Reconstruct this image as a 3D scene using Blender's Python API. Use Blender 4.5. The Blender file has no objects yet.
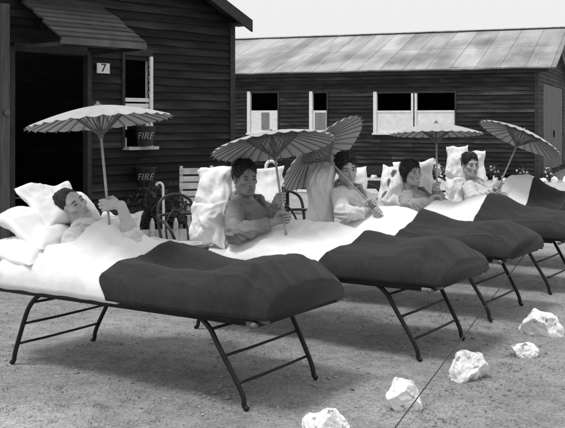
import bpy, bmesh, math, random
import numpy as np
from mathutils import Vector, Matrix, noise

S = bpy.context.scene
COL = S.collection
R = math.radians
random.seed(7)

# ------------------------------------------------------------------ camera, sky, sun, exposure
EYE = 1.55
F_PX, CX, HY = 950.0, 282.5, 122.0            # focal length and horizon of the photograph, in its own pixels (565 x 428)
cam_d = bpy.data.cameras.new('camera'); cam = bpy.data.objects.new('camera', cam_d); COL.objects.link(cam)
cam.location = (0, 0, EYE); cam.rotation_euler = (R(90), 0, 0)
cam_d.sensor_width = 36; cam_d.lens = F_PX / 565 * 36
cam_d.shift_y = -(214 - HY) / 565
cam_d.clip_end = 2000; cam_d.clip_start = 0.05
S.camera = cam

SUN_DIR = Vector((-0.30, -0.22, 0.93)).normalized()      # towards the sun
sun_el = math.asin(SUN_DIR.z)
world = bpy.data.worlds.new('World'); S.world = world; world.use_nodes = True
nt = world.node_tree; nt.nodes.clear()
sk = nt.nodes.new('ShaderNodeTexSky'); sk.sky_type = 'NISHITA'; sk.sun_disc = False
sk.sun_elevation = sun_el; sk.sun_rotation = math.atan2(SUN_DIR.x, SUN_DIR.y)
sk.dust_density = 6.0; sk.air_density = 1.0
bw = nt.nodes.new('ShaderNodeRGBToBW')
bg = nt.nodes.new('ShaderNodeBackground'); bg.inputs['Strength'].default_value = 0.11
wo = nt.nodes.new('ShaderNodeOutputWorld')
veil = nt.nodes.new('ShaderNodeMix'); veil.data_type = 'RGBA'; veil.inputs[0].default_value = 0.8      # thin bright overcast over the sky
veil.inputs[7].default_value = (11.6, 11.6, 11.6, 1)
nt.links.new(sk.outputs[0], bw.inputs[0]); nt.links.new(bw.outputs[0], veil.inputs[6]); nt.links.new(veil.outputs[2], bg.inputs['Color']); nt.links.new(bg.outputs[0], wo.inputs['Surface'])

sl = bpy.data.lights.new('sun', 'SUN'); sl.energy = 2.7; sl.angle = R(13); sl.color = (1, 1, 1)
so = bpy.data.objects.new('sun', sl); COL.objects.link(so); so.rotation_euler = SUN_DIR.to_track_quat('Z', 'Y').to_euler()

S.view_settings.view_transform = 'Standard'; S.view_settings.look = 'None'
S.view_settings.exposure = -0.3; S.view_settings.gamma = 1.0; S.view_settings.use_curve_mapping = False

# ------------------------------------------------------------------ helpers
def px(x, y, Z):
    """the point at depth Z that the photograph shows at pixel x, y"""
    return Vector(((x - CX) * Z / F_PX, Z, EYE - (y - HY) * Z / F_PX))

def mat(name, g, rough=0.8, var=0.25, scale=6.0, bump=0.0, bscale=40.0, stretch=(1, 1, 1), spec=0.3, attr=None, detail=6.0):
    m = bpy.data.materials.new(name); m.use_nodes = True
    t = m.node_tree; N = t.nodes; L = t.links
    p = N['Principled BSDF']; p.inputs['Roughness'].default_value = rough
    p.inputs['Specular IOR Level'].default_value = spec
    co = N.new('ShaderNodeTexCoord'); mp = N.new('ShaderNodeMapping'); mp.inputs['Scale'].default_value = stretch
    L.new(co.outputs['Object'], mp.inputs[0])
    no = N.new('ShaderNodeTexNoise'); no.inputs['Scale'].default_value = scale; no.inputs['Detail'].default_value = detail
    no.inputs['Roughness'].default_value = 0.62
    L.new(mp.outputs[0], no.inputs['Vector'])
    cr = N.new('ShaderNodeValToRGB')
    lo, hi = g * (1 - var), min(0.9, g * (1 + var))
    cr.color_ramp.elements[0].position = 0.3; cr.color_ramp.elements[0].color = (lo, lo, lo, 1)
    cr.color_ramp.elements[1].position = 0.7; cr.color_ramp.elements[1].color = (hi, hi, hi, 1)
    L.new(no.outputs['Fac'], cr.inputs[0])
    out = cr.outputs[0]
    if attr:
        at = N.new('ShaderNodeAttribute'); at.attribute_name = attr
        mx = N.new('ShaderNodeMix'); mx.data_type = 'RGBA'; mx.blend_type = 'MULTIPLY'; mx.inputs[0].default_value = 1
        L.new(out, mx.inputs[6]); L.new(at.outputs['Fac'], mx.inputs[7]); out = mx.outputs[2]
    L.new(out, p.inputs['Base Color'])
    if bump:
        nb = N.new('ShaderNodeTexNoise'); nb.inputs['Scale'].default_value = bscale; nb.inputs['Detail'].default_value = 5
        L.new(mp.outputs[0], nb.inputs['Vector'])
        bn = N.new('ShaderNodeBump'); bn.inputs['Strength'].default_value = bump; bn.inputs['Distance'].default_value = 0.02
        L.new(nb.outputs['Fac'], bn.inputs['Height']); L.new(bn.outputs[0], p.inputs['Normal'])
    return m

def obj_from(name, verts, faces, m, parent=None, smooth=False, attr=None, loc=None):
    me = bpy.data.meshes.new(name)
    me.from_pydata([tuple(v) for v in verts], [], [tuple(f) for f in faces])
    if smooth:
        me.polygons.foreach_set('use_smooth', [True] * len(me.polygons))
    if attr:
        a = me.attributes.new(attr[0], 'FLOAT', 'POINT'); a.data.foreach_set('value', [float(q) for q in attr[1]])
    me.materials.append(m); me.update()
    o = bpy.data.objects.new(name, me); COL.objects.link(o)
    if parent is not None: o.parent = parent
    if loc is not None: o.location = loc
    return o

def tag(o, label, cat, group=None, kind=None):
    if label: o['label'] = label
    if cat: o['category'] = cat
    if group: o['group'] = group
    if kind: o['kind'] = kind
    return o

def thing(name, label, cat, loc=(0, 0, 0), rz=0.0, group=None):
    o = bpy.data.objects.new(name, None); COL.objects.link(o)
    o.location = loc; o.rotation_euler = (0, 0, rz); o.empty_display_size = 0.1
    return tag(o, label, cat, group)

def dup(o, parent=None):
    c = o.copy(); COL.objects.link(c)
    if parent is not None: c.parent = parent
    for ch in list(o.children): dup(ch, c)
    return c

class MB:
    """collects simple shapes into one mesh"""
    def __init__(s): s.v = []; s.f = []
    def add(s, vs, fs):
        b = len(s.v); s.v += [Vector(q) for q in vs]; s.f += [tuple(b + i for i in f) for f in fs]
    def box(s, lo, hi, M=None):
        x0, y0, z0 = lo; x1, y1, z1 = hi
        vs = [Vector(q) for q in ((x0,y0,z0),(x1,y0,z0),(x1,y1,z0),(x0,y1,z0),(x0,y0,z1),(x1,y0,z1),(x1,y1,z1),(x0,y1,z1))]
        if M is not None: vs = [M @ q for q in vs]
        s.add(vs, ((0,3,2,1),(4,5,6,7),(0,1,5,4),(1,2,6,5),(2,3,7,6),(3,0,4,7)))
    def tube(s, pts, r, n=10, cap=True):
        pts = [Vector(p) for p in pts]; rs = r if isinstance(r, (list, tuple)) else [r] * len(pts)
        prev = None; rings = []
        for i, p in enumerate(pts):
            d = (pts[min(i + 1, len(pts) - 1)] - pts[max(i - 1, 0)]).normalized()
            if prev is None:
                a = d.cross(Vector((0, 0, 1)));
                if a.length < 1e-3: a = d.cross(Vector((1, 0, 0)))
            else:
                a = prev - d * prev.dot(d)
            a.normalize(); prev = a; b = d.cross(a)
            rings.append([p + (a * math.cos(2*math.pi*k/n) + b * math.sin(2*math.pi*k/n)) * rs[i] for k in range(n)])
        vs = [q for rg in rings for q in rg]; fs = []
        for i in range(len(pts) - 1):
            for k in range(n):
                fs.append((i*n+k, i*n+(k+1) % n, (i+1)*n+(k+1) % n, (i+1)*n+k))
        if cap:
            fs.append(tuple(range(n-1, -1, -1))); fs.append(tuple((len(pts)-1)*n+k for k in range(n)))
        s.add(vs, fs)
    def lathe(s, prof, n=24, M=None):
        vs = []; fs = []
        for (r, z) in prof:
            for k in range(n):
                q = Vector((r*math.cos(2*math.pi*k/n), r*math.sin(2*math.pi*k/n), z))
                vs.append(M @ q if M is not None else q)
        for i in range(len(prof) - 1):
            for k in range(n):
                fs.append((i*n+k, i*n+(k+1) % n, (i+1)*n+(k+1) % n, (i+1)*n+k))
        s.add(vs, fs)
    def build(s, name, m, parent=None, smooth=False, loc=None):
        return obj_from(name, s.v, s.f, m, parent, smooth, loc=loc)

def nz(p, s=1.0, o=0.0):
    return noise.noise(Vector((p[0]*s + o, p[1]*s + o*1.7, p[2]*s - o)))

def smooth_curve(pts, n=6):
    """Catmull-Rom through the points"""
    P = [Vector(p) for p in pts]; out = []
    for i in range(len(P) - 1):
        a, b, c, d = P[max(i-1, 0)], P[i], P[i+1], P[min(i+2, len(P)-1)]
        for k in range(n):
            t = k / n
            out.append(0.5*((2*b) + (c-a)*t + (2*a-5*b+4*c-d)*t*t + (3*b-a-3*c+d)*t**3))
    out.append(P[-1]); return out

# ------------------------------------------------------------------ signed distance modelling (people, rocks)
class Field:
    def __init__(s, lo, hi, h):
        s.lo = np.array(lo, float); s.h = h
        n = np.ceil((np.array(hi) - s.lo) / h).astype(int) + 1
        s.ax = [s.lo[i] + h * np.arange(n[i]) for i in range(3)]
        s.F = np.full(n, 0.5, np.float32)
    def _reg(s, lo, hi):
        sl = []
        for i in range(3):
            a = int(np.clip(math.floor((lo[i] - s.lo[i]) / s.h), 0, s.F.shape[i]))
            b = int(np.clip(math.ceil((hi[i] - s.lo[i]) / s.h) + 1, 0, s.F.shape[i]))
            sl.append(slice(a, b))
        return tuple(sl)
    def _op(s, lo, hi, fn, k, mode):
        pad = k + 4 * s.h
        r = s._reg([q - pad for q in lo], [q + pad for q in hi])
        if any(q.start >= q.stop for q in r): return
        X = s.ax[0][r[0]][:, None, None]; Y = s.ax[1][r[1]][None, :, None]; Z = s.ax[2][r[2]][None, None, :]
        d = fn(X, Y, Z); A = s.F[r]
        if mode == 'u':
            hh = np.maximum(k - np.abs(A - d), 0) / k
            s.F[r] = np.minimum(A, d) - hh * hh * k * 0.25
        else:
            d = -d; hh = np.maximum(k - np.abs(A - d), 0) / k
            s.F[r] = np.maximum(A, d) + hh * hh * k * 0.25
    def cap(s, a, b, ra, rb, k=0.02, mode='u'):
        a = np.array(a, float); b = np.array(b, float); ba = b - a; bb = max(ba.dot(ba), 1e-9); m = max(ra, rb)
        def fn(X, Y, Z):
            t = np.clip(((X-a[0])*ba[0] + (Y-a[1])*ba[1] + (Z-a[2])*ba[2]) / bb, 0, 1)
            return np.sqrt((X-a[0]-t*ba[0])**2 + (Y-a[1]-t*ba[1])**2 + (Z-a[2]-t*ba[2])**2) - (ra + (rb-ra)*t)
        s._op(np.minimum(a, b) - m, np.maximum(a, b) + m, fn, k, mode)
    def chain(s, pts, rs, k=0.006):
        for i in range(len(pts) - 1): s.cap(pts[i], pts[i+1], rs[i], rs[i+1], k)
    def ell(s, c, r, ax=None, k=0.02, mode='u'):
        c = np.array(c, float); m = max(r)
        A = np.eye(3) if ax is None else np.array([list(q) for q in ax], float)
        def fn(X, Y, Z):
            dx, dy, dz = X-c[0], Y-c[1], Z-c[2]; k0 = 0; k1 = 0
            for i in range(3):
                q = (dx*A[i][0] + dy*A[i][1] + dz*A[i][2]) / r[i]
                k0 = k0 + q*q; k1 = k1 + (q/r[i])**2
            k0 = np.sqrt(k0); k1 = np.sqrt(k1) + 1e-9
            return k0 * (k0 - 1) / k1
        s._op(c - m, c + m, fn, k, mode)
    def half(s, p, n, k=0.01):
        """cut away everything on the side of p that n points to"""
        p = np.array(p, float); n = np.array(n, float); n /= np.linalg.norm(n)
        X = s.ax[0][:, None, None]; Y = s.ax[1][None, :, None]; Z = s.ax[2][None, None, :]
        d = (X-p[0])*n[0] + (Y-p[1])*n[1] + (Z-p[2])*n[2]
        hh = np.maximum(k - np.abs(s.F - d), 0) / k
        s.F = (np.maximum(s.F, d) + hh*hh*k*0.25).astype(np.float32)
    def mesh(s):
        F = s.F.copy(); F[0] = F[-1] = 0.3; F[:, 0] = F[:, -1] = 0.3; F[:, :, 0] = F[:, :, -1] = 0.3
        n = np.array(F.shape); I = F < 0
        cs = tuple(n - 1); acc = np.zeros(cs + (3,), np.float32); cnt = np.zeros(cs, np.float32)
        def sub(A, d): return A[d[0]:d[0]+cs[0], d[1]:d[1]+cs[1], d[2]:d[2]+cs[2]]
        for ax in range(3):
            o1, o2 = [q for q in range(3) if q != ax]
            for u in (0, 1):
                for w in (0, 1):
                    d0 = [0, 0, 0]; d0[o1] = u; d0[o2] = w; d1 = list(d0); d1[ax] = 1
                    A, B = sub(F, d0), sub(F, d1); M = (A < 0) != (B < 0)
                    t = np.where(M, A / np.where(M, A - B, 1), 0)
                    acc[..., ax] += t * M; acc[..., o1] += u * M; acc[..., o2] += w * M; cnt += M
        act = cnt > 0; idx = np.full(cs, -1, np.int64); idx[act] = np.arange(act.sum())
        ijk = np.argwhere(act)
        V = s.lo + s.h * (ijk + acc[act] / cnt[act][:, None])
        faces = []
        for ax in range(3):
            o1, o2 = (ax + 1) % 3, (ax + 2) % 3
            a = [slice(None)]*3; b = [slice(None)]*3; a[ax] = slice(0, -1); b[ax] = slice(1, None)
            A = I[tuple(a)]; B = I[tuple(b)]; E = np.argwhere(A != B)
            if not len(E): continue
            ok = (E[:, o1] > 0) & (E[:, o2] > 0) & (E[:, o1] < n[o1]-1) & (E[:, o2] < n[o2]-1); E = E[ok]
            q = []
            for (u, w) in ((1, 1), (0, 1), (0, 0), (1, 0)):
                c = E.copy(); c[:, o1] -= u; c[:, o2] -= w; q.append(idx[c[:, 0], c[:, 1], c[:, 2]])
            q = np.stack(q, 1); flip = ~A[E[:, 0], E[:, 1], E[:, 2]]
            q[flip] = q[flip][:, ::-1]; faces.append(q)
        return V, np.concatenate(faces)

def np_mesh(name, V, Fc, m, parent=None, attr=None, loc=(0, 0, 0), relax=1):
    if relax:
        for _ in range(relax):
            acc = np.zeros_like(V); c = np.zeros(len(V))
            for k in range(4):
                a, b = Fc[:, k], Fc[:, (k+1) % 4]
                np.add.at(acc, a, V[b]); np.add.at(acc, b, V[a]); np.add.at(c, a, 1); np.add.at(c, b, 1)
            V = V * 0.5 + 0.5 * acc / c[:, None]
    V = V - np.array(loc)
    return obj_from(name, V.tolist(), Fc.tolist(), m, parent, True, attr, loc if parent is None else None)

# ------------------------------------------------------------------ materials (all greys: the photograph is black and white)
M_GROUND = mat('trodden_earth', 0.2, 0.95, 0.1, 3.0, 0.0)
M_PATH = mat('pale_path', 0.42, 0.95, 0.25, 5.0, 0.5, 30)
M_BOARD = mat('tarred_boards', 0.015, 0.7, 0.6, 2.2, 0.35, 14, (1, 1, 9), 0.2, 'tone')
M_DOOR = mat('grey_planks', 0.10, 0.8, 0.35, 5, 0.3, 30, (6, 6, 0.6), 0.3, 'tone')
M_DOOR2 = mat('weathered_planks', 0.14, 0.8, 0.3, 4, 0.3, 30, (5, 5, 0.5), 0.3)
M_TRIM = mat('tarred_trim', 0.03, 0.7, 0.4, 8, 0.2, 40)
M_SHINGLE = mat('canopy_boards', 0.03, 0.8, 0.4, 3, 0.3, 25, (1, 1, 1), 0.3, 'tone')
M_WPAINT = mat('white_paint', 0.72, 0.6, 0.12, 9, 0.1, 60)
M_WDIRTY = mat('worn_white_paint', 0.5, 0.75, 0.35, 7, 0.2, 50)
M_GREYP = mat('grey_panel', 0.2, 0.7, 0.2, 9)
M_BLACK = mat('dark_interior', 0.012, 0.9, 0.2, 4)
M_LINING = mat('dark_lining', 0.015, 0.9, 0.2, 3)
M_IRON = mat('black_iron', 0.010, 0.5, 0.5, 14, 0.15, 90, spec=0.3)
M_STEEL = mat('worn_tube_end', 0.10, 0.4, 0.4, 22, 0.1, 80, spec=0.5)
M_SHEET = mat('white_linen', 0.75, 0.9, 0.03, 7, 0.14, 30, spec=0.1)
M_PILLOW = mat('pillow_cotton', 0.74, 0.9, 0.04, 6, 0.12, 24, spec=0.1)
M_SHADOWED = mat('shadowed_cotton', 0.72, 0.9, 0.04, 6, 0.1, 150, spec=0.1, attr='tone')  # white cotton; its tone attribute carries painted leaf shadows
M_BLANKET = mat('dark_wool', 0.034, 1.0, 0.16, 45, 0.22, 300, spec=0.0)
M_BLANKET.node_tree.nodes['Principled BSDF'].inputs['Sheen Weight'].default_value = 0.12
M_BLANKET.node_tree.nodes['Principled BSDF'].inputs['Sheen Roughness'].default_value = 0.45
M_MATT = mat('mattress_ticking', 0.6, 0.9, 0.1, 9, 0.1, 90)
M_SKIN = mat('skin', 0.44, 0.5, 0.1, 22, 0.06, 120, spec=0.35, attr='tone')
M_SKIN2 = mat('tanned_skin', 0.38, 0.5, 0.1, 22, 0.06, 120, spec=0.35, attr='tone')
M_SKIN3 = mat('weathered_skin', 0.28, 0.5, 0.1, 22, 0.06, 120, spec=0.35, attr='tone')
M_HAIR = mat('dark_hair', 0.016, 0.5, 0.5, 40, 0.5, 120, (1, 1, 0.4), 0.45)
M_SH_LIGHT = mat('pale_flannel', 0.6, 0.92, 0.12, 12, 0.2, 120, spec=0.1)
M_SH_GREY = mat('grey_flannel', 0.22, 0.92, 0.18, 12, 0.25, 110, spec=0.1)
M_SH_MID = mat('mid_grey_flannel', 0.3, 0.92, 0.15, 12, 0.2, 110, spec=0.1)
M_WOOD = mat('dark_bentwood', 0.022, 0.4, 0.4, 9, 0.1, 50, (1, 1, 4), 0.45)
M_BAMBOO = mat('bamboo', 0.36, 0.5, 0.25, 14, 0.1, 60, (1, 1, 1), 0.3)
M_RIB = mat('split_bamboo', 0.13, 0.6, 0.3, 14)
M_ROCK = mat('whitewashed_rock', 0.82, 0.9, 0.06, 12, 0.3, 30, spec=0.15)
def stain(m, g, lo, hi, scale):
    t = m.node_tree; N = t.nodes; L = t.links; p = N['Principled BSDF']; src = p.inputs['Base Color'].links[0].from_socket
    co = N.new('ShaderNodeTexCoord'); no = N.new('ShaderNodeTexNoise'); no.inputs['Scale'].default_value = scale; no.inputs['Detail'].default_value = 6
    L.new(co.outputs['Object'], no.inputs['Vector']); cr = N.new('ShaderNodeValToRGB'); e = cr.color_ramp.elements
    e[0].position = lo; e[0].color = (g, g, g, 1); e[1].position = hi; e[1].color = (1, 1, 1, 1); L.new(no.outputs['Fac'], cr.inputs[0])
    mx = N.new('ShaderNodeMix'); mx.data_type = 'RGBA'; mx.blend_type = 'MULTIPLY'; mx.inputs[0].default_value = 1
    L.new(src, mx.inputs[6]); L.new(cr.outputs[0], mx.inputs[7]); L.new(mx.outputs[2], p.inputs['Base Color'])
stain(M_ROCK, .35, .36, .43, 16)
M_PEB = mat('gravel_stone', 0.3, 0.9, 0.6, 1.3, 0, spec=0.2)
M_TUFT = mat('dry_tuft', 0.1, 0.9, 0.5, 2.0, 0)
M_LEAF = mat('leaf', 0.05, 0.6, 0.5, 6, 0)
M_STEM = mat('stem', 0.06, 0.8, 0.3, 8)
M_FLOWER = mat('white_petal', 0.75, 0.8, 0.1, 8)
M_LETTER = mat('faded_white_lettering', 0.27, 0.8, 0.35, 30)
M_BUCKET = mat('dark_enamel', 0.02, 0.4, 0.3, 8, 0.1, 30, spec=0.5)
M_PAPER = mat('magazine_paper', 0.6, 0.6, 0.4, 25, 0)
M_CHINA = mat('white_china', 0.78, 0.25, 0.05, 5, spec=0.5)
M_ROPE = mat('tarred_rope', 0.05, 0.8, 0.3, 30)
M_EYE = mat('eye_white', 0.2, 0.25, 0.05, 5, spec=0.5)
M_IRIS = mat('iris', 0.015, 0.2, 0.2, 5, spec=0.5)

# parasol paper: partly translucent
m = bpy.data.materials.new('oiled_paper'); m.use_nodes = True; t = m.node_tree; N = t.nodes; L = t.links
pb = N['Principled BSDF']; pb.inputs['Roughness'].default_value = 0.6; pb.inputs['Specular IOR Level'].default_value = 0.25
no = N.new('ShaderNodeTexNoise'); no.inputs['Scale'].default_value = 9; no.inputs['Detail'].default_value = 6
cr = N.new('ShaderNodeValToRGB'); cr.color_ramp.elements[0].color = (.40, .40, .40, 1); cr.color_ramp.elements[1].color = (.58, .58, .58, 1)
co = N.new('ShaderNodeTexCoord'); L.new(co.outputs['Object'], no.inputs['Vector']); L.new(no.outputs['Fac'], cr.inputs[0]); L.new(cr.outputs[0], pb.inputs['Base Color'])
tr = N.new('ShaderNodeBsdfTranslucent'); L.new(cr.outputs[0], tr.inputs['Color'])
ms = N.new('ShaderNodeMixShader'); ms.inputs[0].default_value = 0.22
L.new(pb.outputs[0], ms.inputs[1]); L.new(tr.outputs[0], ms.inputs[2]); L.new(ms.outputs[0], N['Material Output'].inputs['Surface'])
M_CANOPY = m

# ground: mottled dry earth, paler swept patches, dark specks of turf
t = M_GROUND.node_tree; N = t.nodes; L = t.links; pb = N['Principled BSDF']
geo = N.new('ShaderNodeNewGeometry')
def noise_node(scale, detail, rough=0.6):
    q = N.new('ShaderNodeTexNoise'); q.inputs['Scale'].default_value = scale; q.inputs['Detail'].default_value = detail
    q.inputs['Roughness'].default_value = rough; L.new(geo.outputs['Position'], q.inputs['Vector']); return q
def ramp(src, p0, g0, p1, g1):
    q = N.new('ShaderNodeValToRGB'); e = q.color_ramp.elements
    e[0].position = p0; e[0].color = (g0, g0, g0, 1); e[1].position = p1; e[1].color = (g1, g1, g1, 1)
    L.new(src, q.inputs[0]); return q.outputs[0]
def mul(a, b):
    q = N.new('ShaderNodeMix'); q.data_type = 'RGBA'; q.blend_type = 'MULTIPLY'; q.inputs[0].default_value = 1
    L.new(a, q.inputs[6]); L.new(b, q.inputs[7]); return q.outputs[2]
big = noise_node(0.55, 4); mid = noise_node(7, 8, 0.7); fine = noise_node(60, 6, 0.7)
c = ramp(big.outputs['Fac'], 0.35, 0.33, 0.65, 0.48)
c = mul(c, ramp(mid.outputs['Fac'], 0.34, 0.74, 0.62, 1.12))
c = mul(c, ramp(fine.outputs['Fac'], 0.36, 0.6, 0.6, 1.18))
blot = noise_node(19, 5, 0.75)
c = mul(c, ramp(blot.outputs['Fac'], 0.35, 0.5, 0.42, 1.0))                      # dark flecks of turf
flare_dist = N.new('ShaderNodeVectorMath'); flare_dist.operation = 'DISTANCE'; flare_dist.inputs[1].default_value = (-1.75, 4.4, 0); L.new(geo.outputs['Position'], flare_dist.inputs[0])
c = mul(c, ramp(flare_dist.outputs['Value'], 0.3, 1.75, 1.6, 1.0))                       # lens flare painted into the earth colour by the first bed's head
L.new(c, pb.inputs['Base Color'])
bn = N.new('ShaderNodeBump'); bn.inputs['Strength'].default_value = 0.8; bn.inputs['Distance'].default_value = 0.02
L.new(fine.outputs['Fac'], bn.inputs['Height'])
bn2 = N.new('ShaderNodeBump'); bn2.inputs['Strength'].default_value = 0.7; bn2.inputs['Distance'].default_value = 0.06
L.new(mid.outputs['Fac'], bn2.inputs['Height']); L.new(bn.outputs[0], bn2.inputs['Normal']); L.new(bn2.outputs[0], pb.inputs['Normal'])

# corrugated roof: sheets of different greys, rust streaks down the slope
def roof_material():
    m = bpy.data.materials.new('corrugated_iron'); m.use_nodes = True; t = m.node_tree; N = t.nodes; L = t.links
    pb = N['Principled BSDF']; pb.inputs['Roughness'].default_value = 0.65; pb.inputs['Specular IOR Level'].default_value = 0.3
    co = N.new('ShaderNodeTexCoord')
    br = N.new('ShaderNodeTexBrick'); br.inputs['Scale'].default_value = 1; br.inputs['Brick Width'].default_value = 0.66; br.inputs['Row Height'].default_value = 2.15
    br.inputs['Mortar Size'].default_value = 0.022; br.inputs['Mortar Smooth'].default_value = 0.8; br.inputs['Bias'].default_value = 0.1; br.offset = 0.0
    br.inputs['Color1'].default_value = (.54, .54, .54, 1); br.inputs['Color2'].default_value = (.40, .40, .40, 1); br.inputs['Mortar'].default_value = (.24, .24, .24, 1)
    L.new(co.outputs['UV'], br.inputs['Vector'])
    mp = N.new('ShaderNodeMapping'); mp.inputs['Scale'].default_value = (1.7, 0.4, 1); L.new(co.outputs['UV'], mp.inputs[0])
    no = N.new('ShaderNodeTexNoise'); no.inputs['Scale'].default_value = 1.0; no.inputs['Detail'].default_value = 7; L.new(mp.outputs[0], no.inputs['Vector'])
    cr = N.new('ShaderNodeValToRGB'); e = cr.color_ramp.elements; e[0].position = .36; e[0].color = (.62, .62, .62, 1); e[1].position = .56; e[1].color = (1, 1, 1, 1)
    L.new(no.outputs['Fac'], cr.inputs[0])
    mx = N.new('ShaderNodeMix'); mx.data_type = 'RGBA'; mx.blend_type = 'MULTIPLY'; mx.inputs[0].default_value = 1
    L.new(br.outputs['Color'], mx.inputs[6]); L.new(cr.outputs[0], mx.inputs[7]); L.new(mx.outputs[2], pb.inputs['Base Color'])
    wv = N.new('ShaderNodeTexWave'); wv.inputs['Scale'].default_value = 4.0; wv.bands_direction = 'X'; L.new(co.outputs['UV'], wv.inputs['Vector'])
    bn = N.new('ShaderNodeBump'); bn.inputs['Strength'].default_value = 0.6; bn.inputs['Distance'].default_value = 0.04
    L.new(wv.outputs['Fac'], bn.inputs['Height']); L.new(bn.outputs[0], pb.inputs['Normal'])
    return m
M_ROOF = roof_material(); stain(M_ROOF, .62, .38, .56, .55)

# ------------------------------------------------------------------ ground
def ground():
    def axis(c, n, k, span):
        return [c + span * math.sinh(k * (2*i/n - 1)) / math.sinh(k) for i in range(n + 1)]
    xs = axis(0.5, 190, 6.5, 400); ys = axis(6.0, 190, 6.5, 400)
    vs = []; fs = []
    for y in ys:
        for x in xs:
            d = math.hypot(x - 0.5, y - 6)
            a = 1 if d < 12 else max(0, 1 - (d - 12) / 10)
            z = a * (0.012 * nz((x, y, 0), 1.7) + 0.007 * nz((x, y, 3), 6.0)) - 0.004
            vs.append((x, y, z))
    w = len(xs)
    for j in range(len(ys) - 1):
        for i in range(w - 1):
            fs.append((j*w+i, j*w+i+1, (j+1)*w+i+1, (j+1)*w+i))
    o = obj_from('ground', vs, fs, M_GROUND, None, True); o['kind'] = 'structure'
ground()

# ------------------------------------------------------------------ weatherboarded walls
def boards(org, d, n, length, z0, z1, expo, openings=(), top=None, jit=0.004, thick=0.022, seed=1):
    """horizontal lapped boards on a wall from org along d, facing n; openings (s0, s1, z0, z1) are left out; top(s) cuts a gable"""
    rnd = random.Random(seed); vs = []; fs = []; tone = []
    d = Vector(d); n = Vector(n); nrow = int(round((z1 - z0) / expo))
    def W(s, z, o): return Vector((org[0] + d.x*s + n.x*o, org[1] + d.y*s + n.y*o, z))
    for r in range(nrow):
        za = z0 + r * expo; zb = za + expo * 1.18
        segs = [(0.0, length)]
        for (a, b, lo, hi) in openings:
            if za + expo*0.5 > lo and za + expo*0.5 < hi:
                new = []
                for (p, q) in segs:
                    if b <= p or a >= q: new.append((p, q)); continue
                    if a > p: new.append((p, a))
                    if b < q: new.append((b, q))
                segs = new
        for (p, q) in segs:
            if top is not None:
                while p < q and top(p) < za + expo*0.5: p += 0.03
                while q > p and top(q) < za + expo*0.5: q -= 0.03
            if q - p < 0.04: continue
            cuts = [p]; x = p + rnd.uniform(1.2, 3.6)
            while x < q - 0.6: cuts.append(x); x += rnd.uniform(2.2, 3.8)
            cuts.append(q)
            for a, b in zip(cuts[:-1], cuts[1:]):
                tn = rnd.choice([0.6, 0.8, 1.0, 1.0, 1.2, 1.7]) * rnd.uniform(0.8, 1.2)
                m_ = max(1, int((b - a) / 0.45)); base = len(vs); ja = rnd.uniform(-jit, jit)
                for i in range(m_ + 1):
                    s = a + (b - a) * i / m_; j = ja + rnd.uniform(-jit, jit) * 0.7; t_ = thick + rnd.uniform(-0.003, 0.003)
                    gap = 0.0008 if i in (0, m_) else 0
                    s += gap if i == 0 else -gap
                    vs += [W(s, za + j, t_*0.35), W(s, za + j, t_*1.45), W(s, zb + j, t_*0.45), W(s, zb + j, -0.004)]
                    ed = rnd.choice([1.1, 1.3, 1.3, 2.0, 3.0])*rnd.uniform(.8, 1.2); tone += [tn*ed, tn*ed, tn*0.85, tn*0.85]
                for i in range(m_):
                    k = base + i*4
                    for e in range(4): fs.append((k+e, k+4+e, k+4+(e+1) % 4, k+(e+1) % 4))
                fs.append((base, base+1, base+2, base+3)); k = base + m_*4; fs.append((k+3, k+2, k+1, k))
    return vs, fs, tone

def slab(name, A, B, C_, D_, thick, m, parent, uv=None):
    """a roof plane A-B (eave) C-D (ridge, above B and A), thickened downwards"""
    A, B, C_, D_ = map(Vector, (A, B, C_, D_)); n = (B - A).cross(D_ - A).normalized()
    if n.z < 0: n = -n
    vs = [A, B, C_, D_] + [q - n*thick for q in (A, B, C_, D_)]
    o = obj_from(name, vs, [(0,1,2,3),(7,6,5,4),(0,4,5,1),(1,5,6,2),(2,6,7,3),(3,7,4,0)], m, parent)
    if uv:
        u = o.data.uv_layers.new(name='UVMap'); e1 = (B - A).normalized(); e2 = n.cross(e1)
        for l in o.data.loops:
            q = vs[l.vertex_index] - A; u.data[l.index].uv = (q.dot(e1), abs(q.dot(e2)))
    return o

def oriented(org, d, n):
    """matrix whose x runs along d, y along the outward normal n, z up, origin org"""
    return Matrix(((d[0], n[0], 0, org[0]), (d[1], n[1], 0, org[1]), (0, 0, 1, 0), (0, 0, 0, 1)))

# ---- far hut
FO = Vector((6.70, 25.0)); FA = R(22)
FD = Vector((-math.cos(FA), math.sin(FA)))      # along the front, to the left
FN = Vector((-math.sin(FA), -math.cos(FA)))     # front faces the camera
FB = -FN                                        # depth
def f_s(x):                                     # distance along the front of what stands at photo column x
    k = (x - CX) / F_PX
    return (FO.x - k * FO.y) / (k * FD.y - FD.x)
def f_z(y, s): return EYE - (y - HY) * (FO.y + FD.y * s) / F_PX
far = thing('wooden_hut', 'long dark weatherboarded hut with a pale corrugated iron roof standing behind the beds', 'hut', (FO.x, FO.y, 0))
def far_part(name, vs, fs, m, tone=None, parent=far):
    vs = [Vector(v) - Vector((FO.x, FO.y, 0)) if parent is far else Vector(v) for v in vs]
    return obj_from(name, vs, fs, m, parent, False, ('tone', tone) if tone else None)
EAVE_F, RIDGE_F, DEP = 3.0, 4.33, 4.1
wins = []
for (x0, x1) in ((248, 279), (310, 328), (374, 456)):
    s1, s0 = f_s(x0), f_s(x1); sm = (s0 + s1) / 2
    wins.append((s0, s1, f_z(133, sm), f_z(92, sm)))
LEN_F = 15.0
vs, fs, tn = boards(FO, FD, FN, LEN_F, 0.16, EAVE_F, 0.118, [(a - .02, b + .02, lo, hi) for a, b, lo, hi in wins], seed=3)
far_part('front_wall', vs, fs, M_BOARD, tn)
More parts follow.
